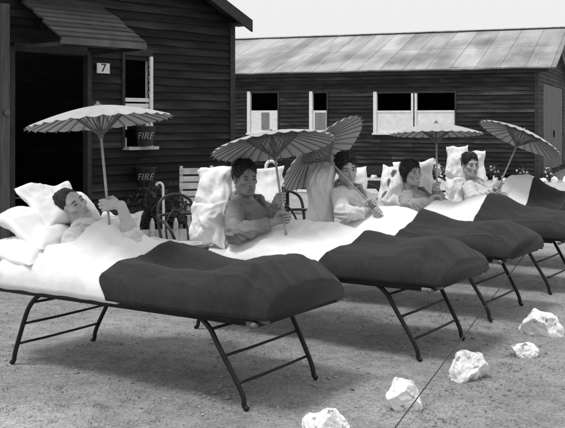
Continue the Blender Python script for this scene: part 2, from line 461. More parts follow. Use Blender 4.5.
def gtop(s): return EAVE_F + (RIDGE_F - EAVE_F) * (1 - abs(s - DEP) / DEP)
SB = Vector((FB.x, FB.y)); SN = Vector((math.cos(FA), -math.sin(FA)))
vs, fs, tn = boards(FO, SB, SN, 2*DEP, 0.16, RIDGE_F, 0.118, [(1.25, 6.4, 0, 2.62)], gtop, seed=4)
far_part('gable_wall', vs, fs, M_BOARD, tn)
b = MB(); Mx = oriented(FO - Vector((FO.x, FO.y)), SB, SN)
for i in range(10):
    x = 1.25 + i*0.515; b.box((x, -0.03, 0.17), (x + 0.505, 0.012 + 0.003*(i % 3), 2.62), Mx)
dr = b.build('door', M_DOOR2, far)
b = MB(); b.box((3.7, 0.016, 1.1), (3.74, 0.06, 1.3), Mx); b.build('handle', M_IRON, dr)
b = MB(); Mf = oriented((0, 0), FD, FN)
b.box((0, -2*DEP + 0.1, 0.0), (LEN_F, -0.06, 0.15), Mf); b.build('floor', M_LINING, far)
b = MB(); b.box((0, -2*DEP, 0), (LEN_F, -2*DEP + .08, EAVE_F), Mf); b.box((LEN_F - .08, -2*DEP, 0), (LEN_F, -.03, EAVE_F), Mf); b.build('rear_wall', M_LINING, far)
b = MB(); b.box((-0.045, -0.06, 0.1), (0.06, 0.045, EAVE_F - .02), Mf); b.build('corner_post', M_TRIM, far)
b = MB(); b.box((-0.3, 0.05, EAVE_F - .14), (LEN_F, 0.09, EAVE_F + .03), Mf); b.build('fascia', M_TRIM, far)
def FP(s, o, z): q = FD*s + FN*o; return Vector((q.x, q.y, z))
ov = 0.22; zov = EAVE_F + .06 - ov*(RIDGE_F - EAVE_F)/DEP
# roof built sheet row by sheet row: a slight sag so the eave and ridge are not ruler straight
def roof_plane(name, sgn, parent):
    ns, nd = 60, 8; vs = []; fs = []; uvs = []
    for j in range(nd + 1):
        for i in range(ns + 1):
            s = -0.5 + (LEN_F + 0.8) * i / ns; f = j / nd
            o = (ov + 0.0) * (1 - f) + (-DEP) * f
            z = zov*(1 - f) + (RIDGE_F + .07)*f + 0.022*nz((s, j*.3, 0), .8) + 0.012*nz((s, j, 5), 3)
            if sgn < 0: o = -2*DEP - o
            vs.append(FP(s, o, z)); uvs.append((s + 5, f * 4.3))
    for j in range(nd):
        for i in range(ns):
            k = j*(ns+1) + i; fs.append((k, k+1, k+ns+2, k+ns+1) if sgn > 0 else (k, k+ns+1, k+ns+2, k+1))
    nb = len(vs); vs += [v - Vector((0, 0, .035)) for v in vs]; uvs += uvs
    fs += [tuple(nb + q for q in f[::-1]) for f in fs]
    def rim(ids):
        for a, b_ in zip(ids[:-1], ids[1:]): fs.append((a, nb + a, nb + b_, b_))
    rim([i for i in range(ns + 1)]); rim([nd*(ns+1) + i for i in range(ns + 1)]); rim([j*(ns+1) for j in range(nd + 1)]); rim([j*(ns+1) + ns for j in range(nd + 1)])
    o = obj_from(name, vs, fs, M_ROOF, parent); u = o.data.uv_layers.new(name='UVMap')
    for l in o.data.loops: u.data[l.index].uv = uvs[l.vertex_index]
    return o
rf = roof_plane('roof', 1, far); roof_plane('roof', -1, far)
b = MB(); b.box((-0.5, -DEP - .14, RIDGE_F + .075), (LEN_F + .3, -DEP + .14, RIDGE_F + .1), Mf); b.build('ridge_cap', M_WDIRTY, rf)
# windows: open dark upper half, white painted lower half
def far_window(s0, s1, z0, z1, panes, post_right=True):
    zm = z0 + (z1 - z0) * 0.55; w = 0.075
    b = MB()
    b.box((s1 - .09, -0.06, z0 - .02), (s1 + .01, 0.05, z1 + .02), Mf)                # white jamb on the left as seen
    b.box((s0 - .02, -0.06, z0 - .05), (s1 + .04, 0.075, z0 - .003), Mf)
    fr = b.build('window', M_WPAINT, far)
    b = MB(); b.box((s0 - .02, -0.06, z0), (s0 + .03, 0.045, z1 + .02), Mf); b.box((s0 + .032, -.06, z1 - .03), (s1 - .092, .045, z1 + .02), Mf); b.build('frame', M_TRIM, fr)
    edges = [s0 + .035, s1 - .095] if panes == 1 else [s0 + .035, (s0+s1)/2 - .08, (s0+s1)/2 + .08, s1 - .095]
    if panes == 2:
        b = MB(); b.box(((s0+s1)/2 - .078, -.05, z0), ((s0+s1)/2 - .02, .05, z1 - .032), Mf); b.box(((s0+s1)/2 + .02, -.05, z0), ((s0+s1)/2 + .078, .055, z1 - .032), Mf)
        b.build('mullion', M_WPAINT, fr)
        b = MB(); b.box(((s0+s1)/2 - .02, -.045, z0), ((s0+s1)/2 + .02, .02, z1 - .032), Mf); b.build('mullion_gap', M_TRIM, fr)
    for a, c_ in zip(edges[::2], edges[1::2]):
        b = MB(); b.box((a, -.03, z0), (c_, .02, zm), Mf); sa = b.build('sash', M_WPAINT, fr)
        if panes == 1:
            wd = c_ - a
            b = MB(); l0 = a + wd*(.3 if wd > .6 else .06); l1 = a + wd*(.6 if wd > .6 else .85)
            b.box((l0, .0205, z0 + .09), (l1, .026, zm - .06), Mf); b.build('pane', M_GREYP, sa)
        else:
            b = MB(); b.box((a, .021, zm - .05), (c_, .034, zm - .005), Mf); b.build('sash_rail', M_WPAINT, sa)
far_window(*wins[0], 1); far_window(*wins[1], 1); far_window(*wins[2], 2)

# ---- near hut (left): its gable end faces the camera
LO = Vector((-0.76, 14.0)); LD = Vector((-0.685, -0.728)).normalized(); LN = Vector((0.728, -0.685)).normalized()
hut = thing('tarred_hut', 'dark tarred weatherboard hut with canopied doorway at the left', 'hut', (LO.x, LO.y, 0))
EAVE_L, RIDGE_L, HALF, BACK = 3.05, 4.6, 3.3, 9.0
def l_s(x):
    k = (x - CX) / F_PX
    return (LO.x - k*LO.y) / (k*LD.y - LD.x)
def l_z(y, s): return EYE - (y - HY) * (LO.y + LD.y*s) / F_PX
def ltop(s): return EAVE_L + (RIDGE_L - EAVE_L) * (1 - abs(s - HALF) / HALF)
DS0, DS1 = 2.55, 3.62
WS1, WS0 = l_s(123), l_s(147.5); WSM = (WS0 + WS1)/2
WZ0, WZ1 = l_z(145, WSM), l_z(56, WSM)
Z0 = Vector((LO.x, LO.y, 0))
vs, fs, tn = boards(LO, LD, LN, 2*HALF, 0.12, RIDGE_L, 0.108, [(DS0, DS1, 0, 2.42), (WS0, WS1, WZ0, WZ1)], ltop, 0.010, 0.028, 11)
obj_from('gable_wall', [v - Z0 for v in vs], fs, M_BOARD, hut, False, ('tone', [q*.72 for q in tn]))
Ml = oriented((0, 0), LD, LN)
vs, fs, tn = boards(LO, -LN, -LD, BACK, 0.12, EAVE_L, 0.108, (), None, 0.005, 0.024, 12)
obj_from('side_wall', [v - Z0 for v in vs], fs, M_BOARD, hut, False, ('tone', tn))
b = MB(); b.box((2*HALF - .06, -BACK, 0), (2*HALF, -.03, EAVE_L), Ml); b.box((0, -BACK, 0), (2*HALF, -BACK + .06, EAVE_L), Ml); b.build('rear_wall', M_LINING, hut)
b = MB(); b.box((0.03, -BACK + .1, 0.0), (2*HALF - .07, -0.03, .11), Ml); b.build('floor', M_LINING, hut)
b = MB(); b.box((-.04, -.05, .05), (.055, .05, EAVE_L), Ml); b.build('corner_post', M_TRIM, hut)
def LP(s, o, z): q = LD*s + LN*o; return Vector((q.x, q.y, z))
sp = (RIDGE_L - EAVE_L)/HALF; oh = 0.14
for sg in (1, -1):
    e0 = -oh if sg > 0 else 2*HALF + oh
    A, B = LP(e0, .28, EAVE_L + .05 - oh*sp), LP(e0, -BACK - .2, EAVE_L + .05 - oh*sp)
    C_, D_ = LP(HALF, -BACK - .2, RIDGE_L + .05), LP(HALF, .28, RIDGE_L + .05)
    slab('roof', A, B, C_, D_, .05, M_TRIM, hut)
    # bargeboard
    q0, q1 = LP(e0, .285, EAVE_L + .055 - oh*sp), LP(HALF, .285, RIDGE_L + .055)
    up = Vector((0, 0, -.17)); nn = Vector((LN.x, LN.y, 0)) * .03
    vs = [q0, q1, q1 + up, q0 + up, q0 + nn, q1 + nn, q1 + up + nn, q0 + up + nn]
    obj_from('bargeboard', vs, [(0,1,2,3),(7,6,5,4),(0,4,5,1),(1,5,6,2),(2,6,7,3),(3,7,4,0)], M_TRIM, hut)
b = MB(); b.box((-.14, .02, EAVE_L - .09), (.1, .27, EAVE_L - .05), Ml); b.build('eave_return', M_TRIM, hut)
# doorway jambs, lintel and the open plank door
b = MB(); b.box((DS0 - .05, -.05, .1), (DS0 + .015, .05, 2.45), Ml); b.build('door_post', M_TRIM, hut)
b = MB(); b.box((DS1 - .015, -.05, .1), (DS1 + .06, .055, 2.45), Ml); b.build('door_post', M_TRIM, hut)
b = MB(); b.box((DS0 + .017, -.05, 2.4), (DS1 - .017, .05, 2.5), Ml); b.build('lintel', M_TRIM, hut)
b = MB()
for i in range(8):
    b.box((DS1 + .07 + i*.128, .052, .13), (DS1 + .07 + i*.128 + .124, .078 + .003*(i % 2), 2.95), Ml)
ob = obj_from('door', b.v, b.f, M_DOOR, hut, False, ('tone', [random.uniform(.75, 1.2) for _ in range(len(b.v)//8) for __ in range(8)]))
b = MB(); b.tube([(LP(DS1 + .13, .085, 1.66)), (LP(DS1 + .13, .13, 1.66))], .035, 10); b.build('handle', M_STEEL, ob)
b = MB(); b.box((DS1 + .06, -.05, 2.42), (DS1 + .068, .05, 2.95), Ml); b.build('hinge', M_IRON, ob)
# canopy over the door: lapped boards on two brackets
CS0, CS1, CZ0, CZ1, CP = 2.42, 3.62, 2.49, 3.06, 1.0
vs = []; fs = []; tn = []
nb = 9; rnd = random.Random(5)
for i in range(nb):
    f0, f1 = i/nb, (i + 1.22)/nb; tone_ = rnd.uniform(.75, 1.35); j0, j1 = rnd.uniform(-.03, .03), rnd.uniform(-.03, .03); base = len(vs)
    for s, jj in ((CS0, j0), (CS1, j1)):
        for f, dz in ((f0, .038), (f0, .010), (min(f1, 1.0), .0), (min(f1, 1.0), .022)):
            vs.append(LP(s + jj, CP*(1 - f) + .06, CZ0 + (CZ1 - CZ0)*f + dz)); tn.append(tone_)
    for e in range(4): fs.append((base+e, base+(e+1) % 4, base+4+(e+1) % 4, base+4+e))
    fs += [(base+3, base+2, base+1, base), (base+4, base+5, base+6, base+7)]
cn = obj_from('canopy', vs, fs, M_SHINGLE, hut, False, ('tone', tn))
b = MB(); b.box((CS0, CP + .03, CZ0 - .06), (CS1, CP + .062, CZ0 + .016), Ml); b.build('canopy_edge', M_SHINGLE, cn); b2 = cn.children[0]
a_ = b2.data.attributes.new('tone', 'FLOAT', 'POINT'); a_.data.foreach_set('value', [3.6]*len(b2.data.vertices))
for s in (CS0 + .05, CS1 - .05):
    b = MB(); b.box((s - .02, .04, CZ0 - .075), (s + .02, CP + .02, CZ0 - .03), Ml); b.build('bracket', M_TRIM, cn)
# window of the near hut: sash dropped, upper half open
b = MB(); b.box((WS0 - .05, -.05, WZ0 - .05), (WS0 - .002, .06, WZ1), Ml); wf = b.build('window', M_WPAINT, hut)
b = MB(); b.box((WS1, -.05, WZ0 - .04), (WS1 + .045, .05, WZ1 + .05), Ml); b.box((WS0 - .05, -.05, WZ1 + .003), (WS1 - .002, .052, WZ1 + .06), Ml); b.build('frame', M_TRIM, wf)
b = MB(); b.box((WS0 - .07, -.05, WZ0 - .06), (WS1 + .02, .16, WZ0 - .02), Ml); b.build('sill', M_WDIRTY, wf)
zr = l_z(98, WSM)
b = MB(); b.box((WS0 + .002, -.03, zr - .05), (WS1 - .003, .03, zr), Ml); b.box((WS0 + .002, -.028, zr - .13), (WS1 - .003, .03, zr - .075), Ml)
b.box((WS0 + .002, -.03, zr - .42), (WS0 + .04, .03, zr - .132), Ml); b.box((WS1 - .042, -.03, zr - .42), (WS1 - .003, .03, zr - .132), Ml); b.build('sash', M_WPAINT, wf)
b = MB(); b.box((WS0 + .042, -.012, zr - .42), (WS1 - .044, -.004, zr - .134), Ml); b.build('pane', mat('dark_glass', .01, .1, .1, 2, spec=.5), wf)
b = MB(); b.box((WS0 + .003, -.02, WZ0 - .018), (WS0 + .03, .04, WZ0 + .14), Ml); b.build('window_stop', M_WDIRTY, wf)
b = MB(); b.box((WS1 - .03, -.02, WZ0 - .018), (WS1 - .003, .04, WZ0 + .1), Ml); b.build('window_stop', M_WDIRTY, wf)
# number plate by the door
SSM = (l_s(94.5) + l_s(107))/2; sw = (l_s(94.5) - l_s(107)); szz = l_z(68, SSM)
sg = thing('number_sign', 'small white number plate with a dark 7 on the near hut', 'sign', (LO.x, LO.y, 0))
b = MB(); b.box((SSM - sw/2, .045, szz - .07), (SSM + sw/2, .06, szz + .06), Ml); b.build('plate', M_WPAINT, sg)
def text_mesh(txt, size, shear=0.0):
    cu = bpy.data.curves.new('lettering', 'FONT'); cu.body = txt; cu.size = size; cu.extrude = .002; cu.align_x = 'CENTER'; cu.align_y = 'CENTER'; cu.shear = shear
    o = bpy.data.objects.new('lettering', cu); COL.objects.link(o)
    dg = bpy.context.evaluated_depsgraph_get(); me = bpy.data.meshes.new_from_object(o.evaluated_get(dg))
    v = [q.co.copy() for q in me.vertices]; f = [tuple(p.vertices) for p in me.polygons]
    COL.objects.unlink(o); bpy.data.objects.remove(o); bpy.data.meshes.remove(me); bpy.data.curves.remove(cu); return v, f
v, f = text_mesh('7', .15)
obj_from('numeral', [LP(SSM - q.x*1.2, .063 + q.z, szz - .005 + q.y) for q in v], f, M_IRON, sg)

# ------------------------------------------------------------------ beds
U = Vector((0.84, -0.54, 0)).normalized(); V_ = Vector((0.54, 0.84, 0)).normalized()      # head to foot, near side to far side
BEDS = [Vector(q) for q in ((0.104, 5.35, 0), (1.19, 6.39, 0), (1.92, 7.63, 0), (2.71, 8.78, 0), (3.47, 9.96, 0))]
RZ = math.atan2(V_.y, V_.x) - math.pi/2    # local x = U, local y = V
def BP(i, a, c, z): return BEDS[i] - U*a + V_*c + Vector((0, 0, z))
FZ = 0.50; HW = 0.40; BL = 2.08
def bed_proto():
    root = thing('iron_bed', '', 'bed')
    b = MB()
    for sg in (-1, 1):
        b.tube([(0.0, sg*HW, FZ), (-BL, sg*HW, FZ)], .013, 10)
        b.box((-BL + .03, sg*HW - .018, FZ - .034), (-.09, sg*HW - .012, FZ + .012))
    b.tube([(-.02, -HW - .035, FZ - .022), (-.02, HW + .035, FZ - .022)], .014, 10)
    b.tube([(-BL + .02, -HW, FZ - .022), (-BL + .02, HW, FZ - .022)], .014, 10)
    b.build('frame', M_IRON, root, True)
    b = MB()
    for k in range(18): y = -HW + 2*HW*(k + .5)/18; b.tube([(-.02, y, FZ - .002), (-BL + .02, y, FZ - .002)], .0025, 5)
    for k in range(30): x = -.05 - (BL - .1)*k/29; b.tube([(x, -HW, FZ), (x, HW, FZ)], .0025, 5)
    b.build('wire_mesh', M_IRON, root)
    for sg in (-1, 1):
        b = MB(); b.tube([(-.012, sg*HW, FZ + .001), (.045, sg*HW, FZ + .001)], .0155, 10); b.tube([(-.02, sg*(HW + .02), FZ - .022), (-.02, sg*(HW + .055), FZ - .022)], .0165, 10); b.build('end_cap', M_STEEL, root, True)
    # legs in splayed pairs, curved at top and foot
    for (xa, xf, sx) in ((-.39, -.125, 1), (-1.70, -1.945, -1)):
        for sg in (-1, 1):
            y0, y1 = sg*(HW - .012), sg*(HW - .035)
            pts = smooth_curve([(xa - sx*.10, y0, FZ - .018), (xa - sx*.03, y0, FZ - .028), (xa + sx*.045, y0, FZ - .085), (xa + sx*.10, y0, .33), (xf - sx*.03, y1, .10), (xf - sx*.008, y1, .022), (xf + sx*.014, y1, .006)], 5)
            b = MB(); b.tube(pts, .0148, 10); b.build('leg', M_IRON, root, True)
        for fz in (.415, .275, .135):
            fr = (FZ - .085 - fz)/(FZ - .085 - .10)
            x = (xa + sx*.045) + ((xf - sx*.03) - (xa + sx*.045))*max(0, fr) if fz < .4 else xa + sx*.05
            b = MB(); b.tube([(x, -HW + .02, fz), (x, -.13, fz - .004), (x, .13, fz - .003), (x, HW - .02, fz)], .0085, 8); b.build('crossbar', M_IRON, root, True)
    # mattress
    b = MB(); n = 14
    vs = []; fs = []
    prof = [(-.33, FZ + .016), (-.345, FZ + .03), (-.345, FZ + .05), (-.32, FZ + .07), (0, FZ + .075), (.32, FZ + .07), (.345, FZ + .05), (.345, FZ + .03), (.33, FZ + .016)]
    for k in range(n + 1):
        x = -.22 - (BL - .24)*k/n
        vs += [(x, y, z) for y, z in prof]
    m_ = len(prof)
    for k in range(n):
        for e in range(m_ - 1): fs.append((k*m_+e, k*m_+e+1, (k+1)*m_+e+1, (k+1)*m_+e))
        fs.append((k*m_+m_-1, k*m_, (k+1)*m_, (k+1)*m_+m_-1))
    fs += [tuple(range(m_ - 1, -1, -1)), tuple(n*m_+e for e in range(m_))]
    obj_from('mattress', vs, fs, M_MATT, root, True)
    return root
bed_labels = ['black iron bed nearest the camera, carrying the man lying back under a raised parasol',
              'black iron bed of the man in the dark grey shirt, second from the camera',
              'black iron bed of the man with his parasol tipped behind him, middle of the row',
              'black iron bed of the dark haired patient with leaf-shadowed pillow, fourth in the row',
              'black iron bed at the far end of the row, of the pillow hooded man']
proto = bed_proto()
for i in range(5):
    o = proto if i == 0 else dup(proto)
    o.location = BEDS[i]; o.rotation_euler = (0, 0, math.atan2(U.y, U.x))
    tag(o, bed_labels[i], 'bed', 'iron beds in a row')

# ---- bedding
def interp(tab, a):
    if a <= tab[0][0]: return tab[0][1:]
    for p, q in zip(tab[:-1], tab[1:]):
        if a <= q[0]:
            t = (a - p[0])/(q[0] - p[0]); t = t*t*(3 - 2*t)
            return tuple(x + (y - x)*t for x, y in zip(p[1:], q[1:]))
    return tab[-1][1:]

# a, height over the frame at the body, at the mattress edges, offset of the body across the bed, width of the body
PROF = [
    [(-.02, .23, .20, 0, .24), (.12, .265, .22, 0, .24), (.3, .255, .21, .02, .22), (.6, .215, .19, .10, .17), (.9, .255, .18, .17, .15), (1.1, .27, .17, .12, .17), (1.26, .335, .15, .02, .21), (1.40, .41, .15, -.01, .23), (1.6, .42, .145, -.01, .23)],
    [(-.02, .20, .16, 0, .24), (.15, .25, .17, .02, .22), (.45, .24, .17, .06, .18), (.75, .27, .16, .08, .17), (1.05, .32, .15, .06, .18), (1.35, .31, .14, .03, .2), (1.6, .29, .13, .0, .2), (1.8, .24, .12, 0, .2)],
    [(-.02, .20, .15, 0, .22), (.15, .23, .16, 0, .2), (.5, .23, .15, .05, .17), (.85, .285, .15, .05, .16), (1.1, .31, .14, .03, .18), (1.4, .30, .13, 0, .2), (1.7, .24, .12, 0, .2)],
    [(-.02, .17, .14, 0, .22), (.15, .19, .15, 0, .2), (.45, .25, .14, .02, .16), (.75, .375, .14, .02, .15), (.95, .35, .14, .02, .16), (1.2, .25, .13, 0, .2), (1.5, .27, .12, 0, .2), (1.75, .22, .12, 0, .2)],
    [(-.02, .17, .14, 0, .22), (.2, .2, .14, 0, .2), (.55, .34, .14, 0, .16), (.9, .5, .14, 0, .15), (1.08, .47, .14, 0, .17), (1.3, .3, .13, 0, .2), (1.5, .27, .12, 0, .2), (1.75, .22, .12, 0, .2)],
]
WMAX = 0.43
def bed_surface(i, a, q, extra, wob):
    """point of bed i's bedding: a along, q in 0..1 from the near hem over the top to the far hem"""
    hb, he, off, wd = interp(PROF[i], max(a, -.02))
    th = math.pi*q; cc, ss = math.cos(th), math.sin(th)
    e = 0.6
    rnd = 1.0
    if a < .23:
        k = max(0.0, 1 - (.23 - a)/.292); rnd = math.sqrt(max(0.0, 1 - (1 - k)**2))
    w = (WMAX + extra) * (0.87 + 0.13*rnd)
    c = -math.copysign(abs(cc)**e, cc) * w
    body = math.exp(-((c - off)/(wd*1.35))**2)
    va = math.exp(-((a - .72)/.38)**4) * (.075 if i == 0 else .03)
    H = he + (hb - he)*body - (.035*min(1.0, max(.1, (a - .1)/.35)) if a < .75 else .035*max(0, 1 - (a - .75)/.3)) - va*math.exp(-((c + .06)/.11)**2) + va*.35*math.exp(-((c + .3)/.09)**2)
    zf = max(0.0, ss)**e
    z = FZ + .004 + zf*(H*(.32 + .68*rnd) + extra)
    return a, c, z

def bedding(i, name, a0f, a1f, extra, m, amp, fold, label, cat, group, nA=120, nQ=84, seed=0, hang=0.0, fine=0.0, crease=0.0):
    """a0f / a1f: foot and head limits as functions of q"""
    vs = []; fs = []
    for k in range(nA + 1):
        t = k/nA
        for j in range(nQ + 1):
            q = j/nQ; a0, a1 = a0f(q), a1f(q); a = a0 + (a1 - a0)*t
            hemt = 1 - t
            ex = extra*min(1.0, (1 - t)*30 + .5)            # hem closes onto what lies below
            aa, c, z = bed_surface(i, a, q, ex, 0)
            p = Vector((aa, c, z))
            s_ = Vector((aa*2.2, c*3.0, seed + i*7.3))
            f1 = noise.noise(s_*1.0); f2 = noise.noise(Vector((aa*1.5 + c*1.2, c*7 - aa*2.0, seed + 3.1 + i)))
            f3 = noise.noise(Vector((aa*9, c*9, seed + 9.7 + i))); rid = 1 - abs(f2)*2.2
            d = amp*(f1*1.0 + f3*.22) + fold*(max(0, rid)**2 - .35)
            d += fine*((1 - 2.6*abs(noise.noise(Vector((aa*4 - c*5, c*16 + aa*6, seed + i*3.3))))) + .6*noise.noise(Vector((aa*26, c*26, seed))))
            cr_ = math.exp(-((aa - .10 - .3*(c + .30))/.030)**2)*math.exp(-((c + .33)/.10)**2); d -= crease*cr_
            top = max(0.0, math.sin(math.pi*q))
            side = 1 - top
            z2 = z + d*top**.5
            c2 = c + (d*.9 + amp*.8*noise.noise(Vector((aa*6, seed + i, z*5)))) * math.copysign(1, c) * side
            if z2 < FZ + .006: z2 = FZ + .006
            if hang and j in (0, nQ): z2 = FZ - hang*(.5 + .8*abs(noise.noise(Vector((aa*5, i, seed)))))
            vs.append(Vector((-aa, c2, z2)))
    w = nQ + 1
    for k in range(nA):
        for j in range(nQ): fs.append((k*w+j, k*w+j+1, (k+1)*w+j+1, (k+1)*w+j))
    # close: underside strip and ends
    for k in range(nA): fs.append((k*w+nQ, k*w, (k+1)*w, (k+1)*w+nQ))
    fs += [tuple(j for j in range(nQ, -1, -1)), tuple(nA*w + j for j in range(w))]
    o = obj_from(name, vs, fs, m, None, True)
    o.location = BEDS[i]; o.rotation_euler = (0, 0, math.atan2(U.y, U.x))
    return tag(o, label, cat, group)

sheet_lab = ['white sheet pulled up to the chest of the man lying back on the nearest bed',
             'white sheet over the lap of the man in the dark grey shirt',
             'white sheet over the lap of the man with the tipped parasol',
             'white sheet over the lap of the dark haired patient by the leaf-shadowed pillow',
             'white sheet over the raised knees of the man hooded by his pillow']
blan_lab = ['thick dark blanket with rounded foot end on the nearest bed',
            'dark blanket over the foot of the second bed, of the dark shirted man',
            'dark blanket on the middle bed, below the man with the tipped parasol',
            'dark blanket peaked over raised knees, on the fourth bed from the camera',
            'dark blanket rising highest over raised knees, on the farthest bed']
def near_side(q):
    t = min(1, max(0, (q - .24)/.16)); u_ = min(1, max(0, (.86 - q)/.12)); return 1 - (t*t*(3 - 2*t))*(u_*u_*(3 - 2*u_))
sh_lim = [(.5, lambda q: 1.51 + .52*near_side(q)),
          (.5, lambda q: 1.66), (.5, lambda q: 1.52), (.5, lambda q: 1.56), (.5, lambda q: 1.5)]
bl_lim = [lambda q: 1.08 + .06*math.sin(q*7) + .10*q, lambda q: .86 - .34*q*q, lambda q: .96 - .10*q, lambda q: .86, lambda q: .84]
for i in range(5):
    bedding(i, 'sheet', lambda q, L_=bl_lim[i]: L_(q) - .10, sh_lim[i][1], .0, M_SHEET, .012, .017, sheet_lab[i], 'sheet', 'white sheets on the beds', seed=2, hang=.012 if i == 0 else 0, fine=.006)
    bedding(i, 'blanket', lambda q: -.05, bl_lim[i], .028, M_BLANKET, .018, .013, blan_lab[i], 'blanket', 'dark blankets on the beds', seed=31, fine=.0016, crease=.03)

# ---- pillows
def pillow(p, right, up, w, h, th, label, m=M_PILLOW, seed=0, bend=0.0, group='white pillows', patch=None):
    """soft cushion centred at p in the plane right/up"""
    right = Vector(right).normalized(); up = Vector(up); up = (up - right*up.dot(right)).normalized(); nn = right.cross(up)
    n = 34; vs = []; fs = []; tone = []
    for side in (1, -1):
        for j in range(n + 1):
            for i in range(n + 1):
                u, v = 2*i/n - 1, 2*j/n - 1
                k = max(0, (1 - u**4)*(1 - v**4))**.55
                x = w/2*u*(1 - .10*(1 - v*v)*abs(u)); y = h/2*v*(1 - .10*(1 - u*u)*abs(v))
                zz = side*th/2*k*(1 + .25*nz((u*1.3, v*1.3, seed), 1.2))
                e = Vector((u*2.2, v*2.2, seed*3.1 + side))
                zz += k**.5*side*(.026*noise.noise(e) + .010*(1 - abs(noise.noise(Vector((u*4 + v*2, v*3 - u, seed*1.7 + side))))*2.2))
                zz += bend*(u*u) + .055*nz((u*1.1, v*1.1, seed + 5), 1); x += .02*nz((v*1.6, seed, u), 1); y += .03*nz((u*1.6, seed + 3, v), 1)
                vs.append(right*x + up*y + nn*zz); tone.append(patch(u, v) if patch else 1)
    w_ = n + 1; o_ = w_*w_
    for j in range(n):
        for i in range(n):
            k = j*w_ + i
            fs.append((k, k+1, k+w_+1, k+w_)); fs.append((o_+k, o_+k+w_, o_+k+w_+1, o_+k+1))
    rim = [i for i in range(n)] + [j*w_ + n for j in range(n)] + [n*w_ + i for i in range(n, 0, -1)] + [j*w_ for j in range(n, 0, -1)]
    for a, b_ in zip(rim, rim[1:] + rim[:1]): fs.append((a, o_+a, o_+b_, b_))
    o = obj_from('pillow', vs, fs, m, None, True, ('tone', tone) if patch else None, loc=p)
    return tag(o, label, 'pillow', group)

pillow(BP(0, 2.00, .09, .985), V_, -U*.80 + Vector((0, 0, .6)), .52, .42, .13, 'upper white pillow with a sticking-up corner behind the head of the man lying back', seed=1)
pillow(BP(0, 1.96, -.01, .835), V_, -U*.93 + Vector((0, 0, .37)), .66, .52, .16, 'lower white pillow under the shoulders of the man lying back', seed=2)
pillow(BP(0, 1.98, -.03, .69), V_, -U*.99 + Vector((0, 0, .10)), .80, .50, .20, 'bottom white pillow lying flat on the head end of the nearest bed', seed=3)
pillow(px(121, 227, 6.62), (.93, -.36, 0), (-.05, .25, 1), .32, .21, .09, 'small white cushion standing beyond the raised arm of the man lying back', seed=23)
pillow(px(214, 190, 7.52), (.72, -.5, .10), (-.10, .4, 1), .33, .40, .17, 'upper pillow standing on the near side of the man in the dark grey shirt', seed=4)
pillow(px(209, 224, 7.42), (.72, -.5, .04), (-.22, .3, 1), .34, .36, .18, 'lower pillow under the tall one, beside the man in the dark grey shirt', seed=14)
pillow(px(256, 196, 7.85), (.9, .2, 0), (-.15, .35, 1), .5, .52, .14, 'white pillow behind the head of the man in the dark grey shirt', seed=5)
pillow(px(321, 194, 8.55), (.7, -.5, .03), (-.22, .3, 1), .29, .58, .15, 'tall white pillow standing against the parasol of the man with tousled hair', seed=6)
pillow(px(343, 190, 8.95), (.9, .1, 0), (-.1, .35, 1), .5, .48, .13, 'white pillow behind the head of the man with tousled hair', seed=7)
def leaf_shadows(u, v):  # shadows of leaves falling on the pillow, painted into its tone
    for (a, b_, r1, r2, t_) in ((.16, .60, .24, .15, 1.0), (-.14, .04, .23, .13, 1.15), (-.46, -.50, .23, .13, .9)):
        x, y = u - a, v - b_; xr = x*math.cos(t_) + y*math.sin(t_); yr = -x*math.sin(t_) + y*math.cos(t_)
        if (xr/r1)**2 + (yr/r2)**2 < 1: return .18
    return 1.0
pillow(px(393, 186, 9.82), (.75, -.45, .0), (.12, .35, 1), .30, .46, .15, 'white pillow with large dark leaf shadows painted on beside the dark haired patient', M_SHADOWED, 8, patch=leaf_shadows)
pillow(px(415, 181, 10.05), (.95, .1, .04), (.05, .3, 1), .46, .46, .13, 'plain white pillow behind the head of the dark haired patient', seed=9)
pillow(px(457, 163, 10.98), (.8, -.4, .06), (.04, .3, 1), .27, .42, .15, 'upper pillow with pointed corner at the near side of the farthest man', seed=10)
pillow(px(455, 192, 10.92), (.8, -.4, -.04), (-.10, .25, 1), .25, .38, .15, 'lower pillow below the pointed one, at the near side of the farthest man', seed=18)
pillow(px(472, 170, 11.15), (.95, .0, -.02), (-.03, .3, 1), .34, .50, .13, 'white pillow framing the head of the farthest man from behind', seed=11)

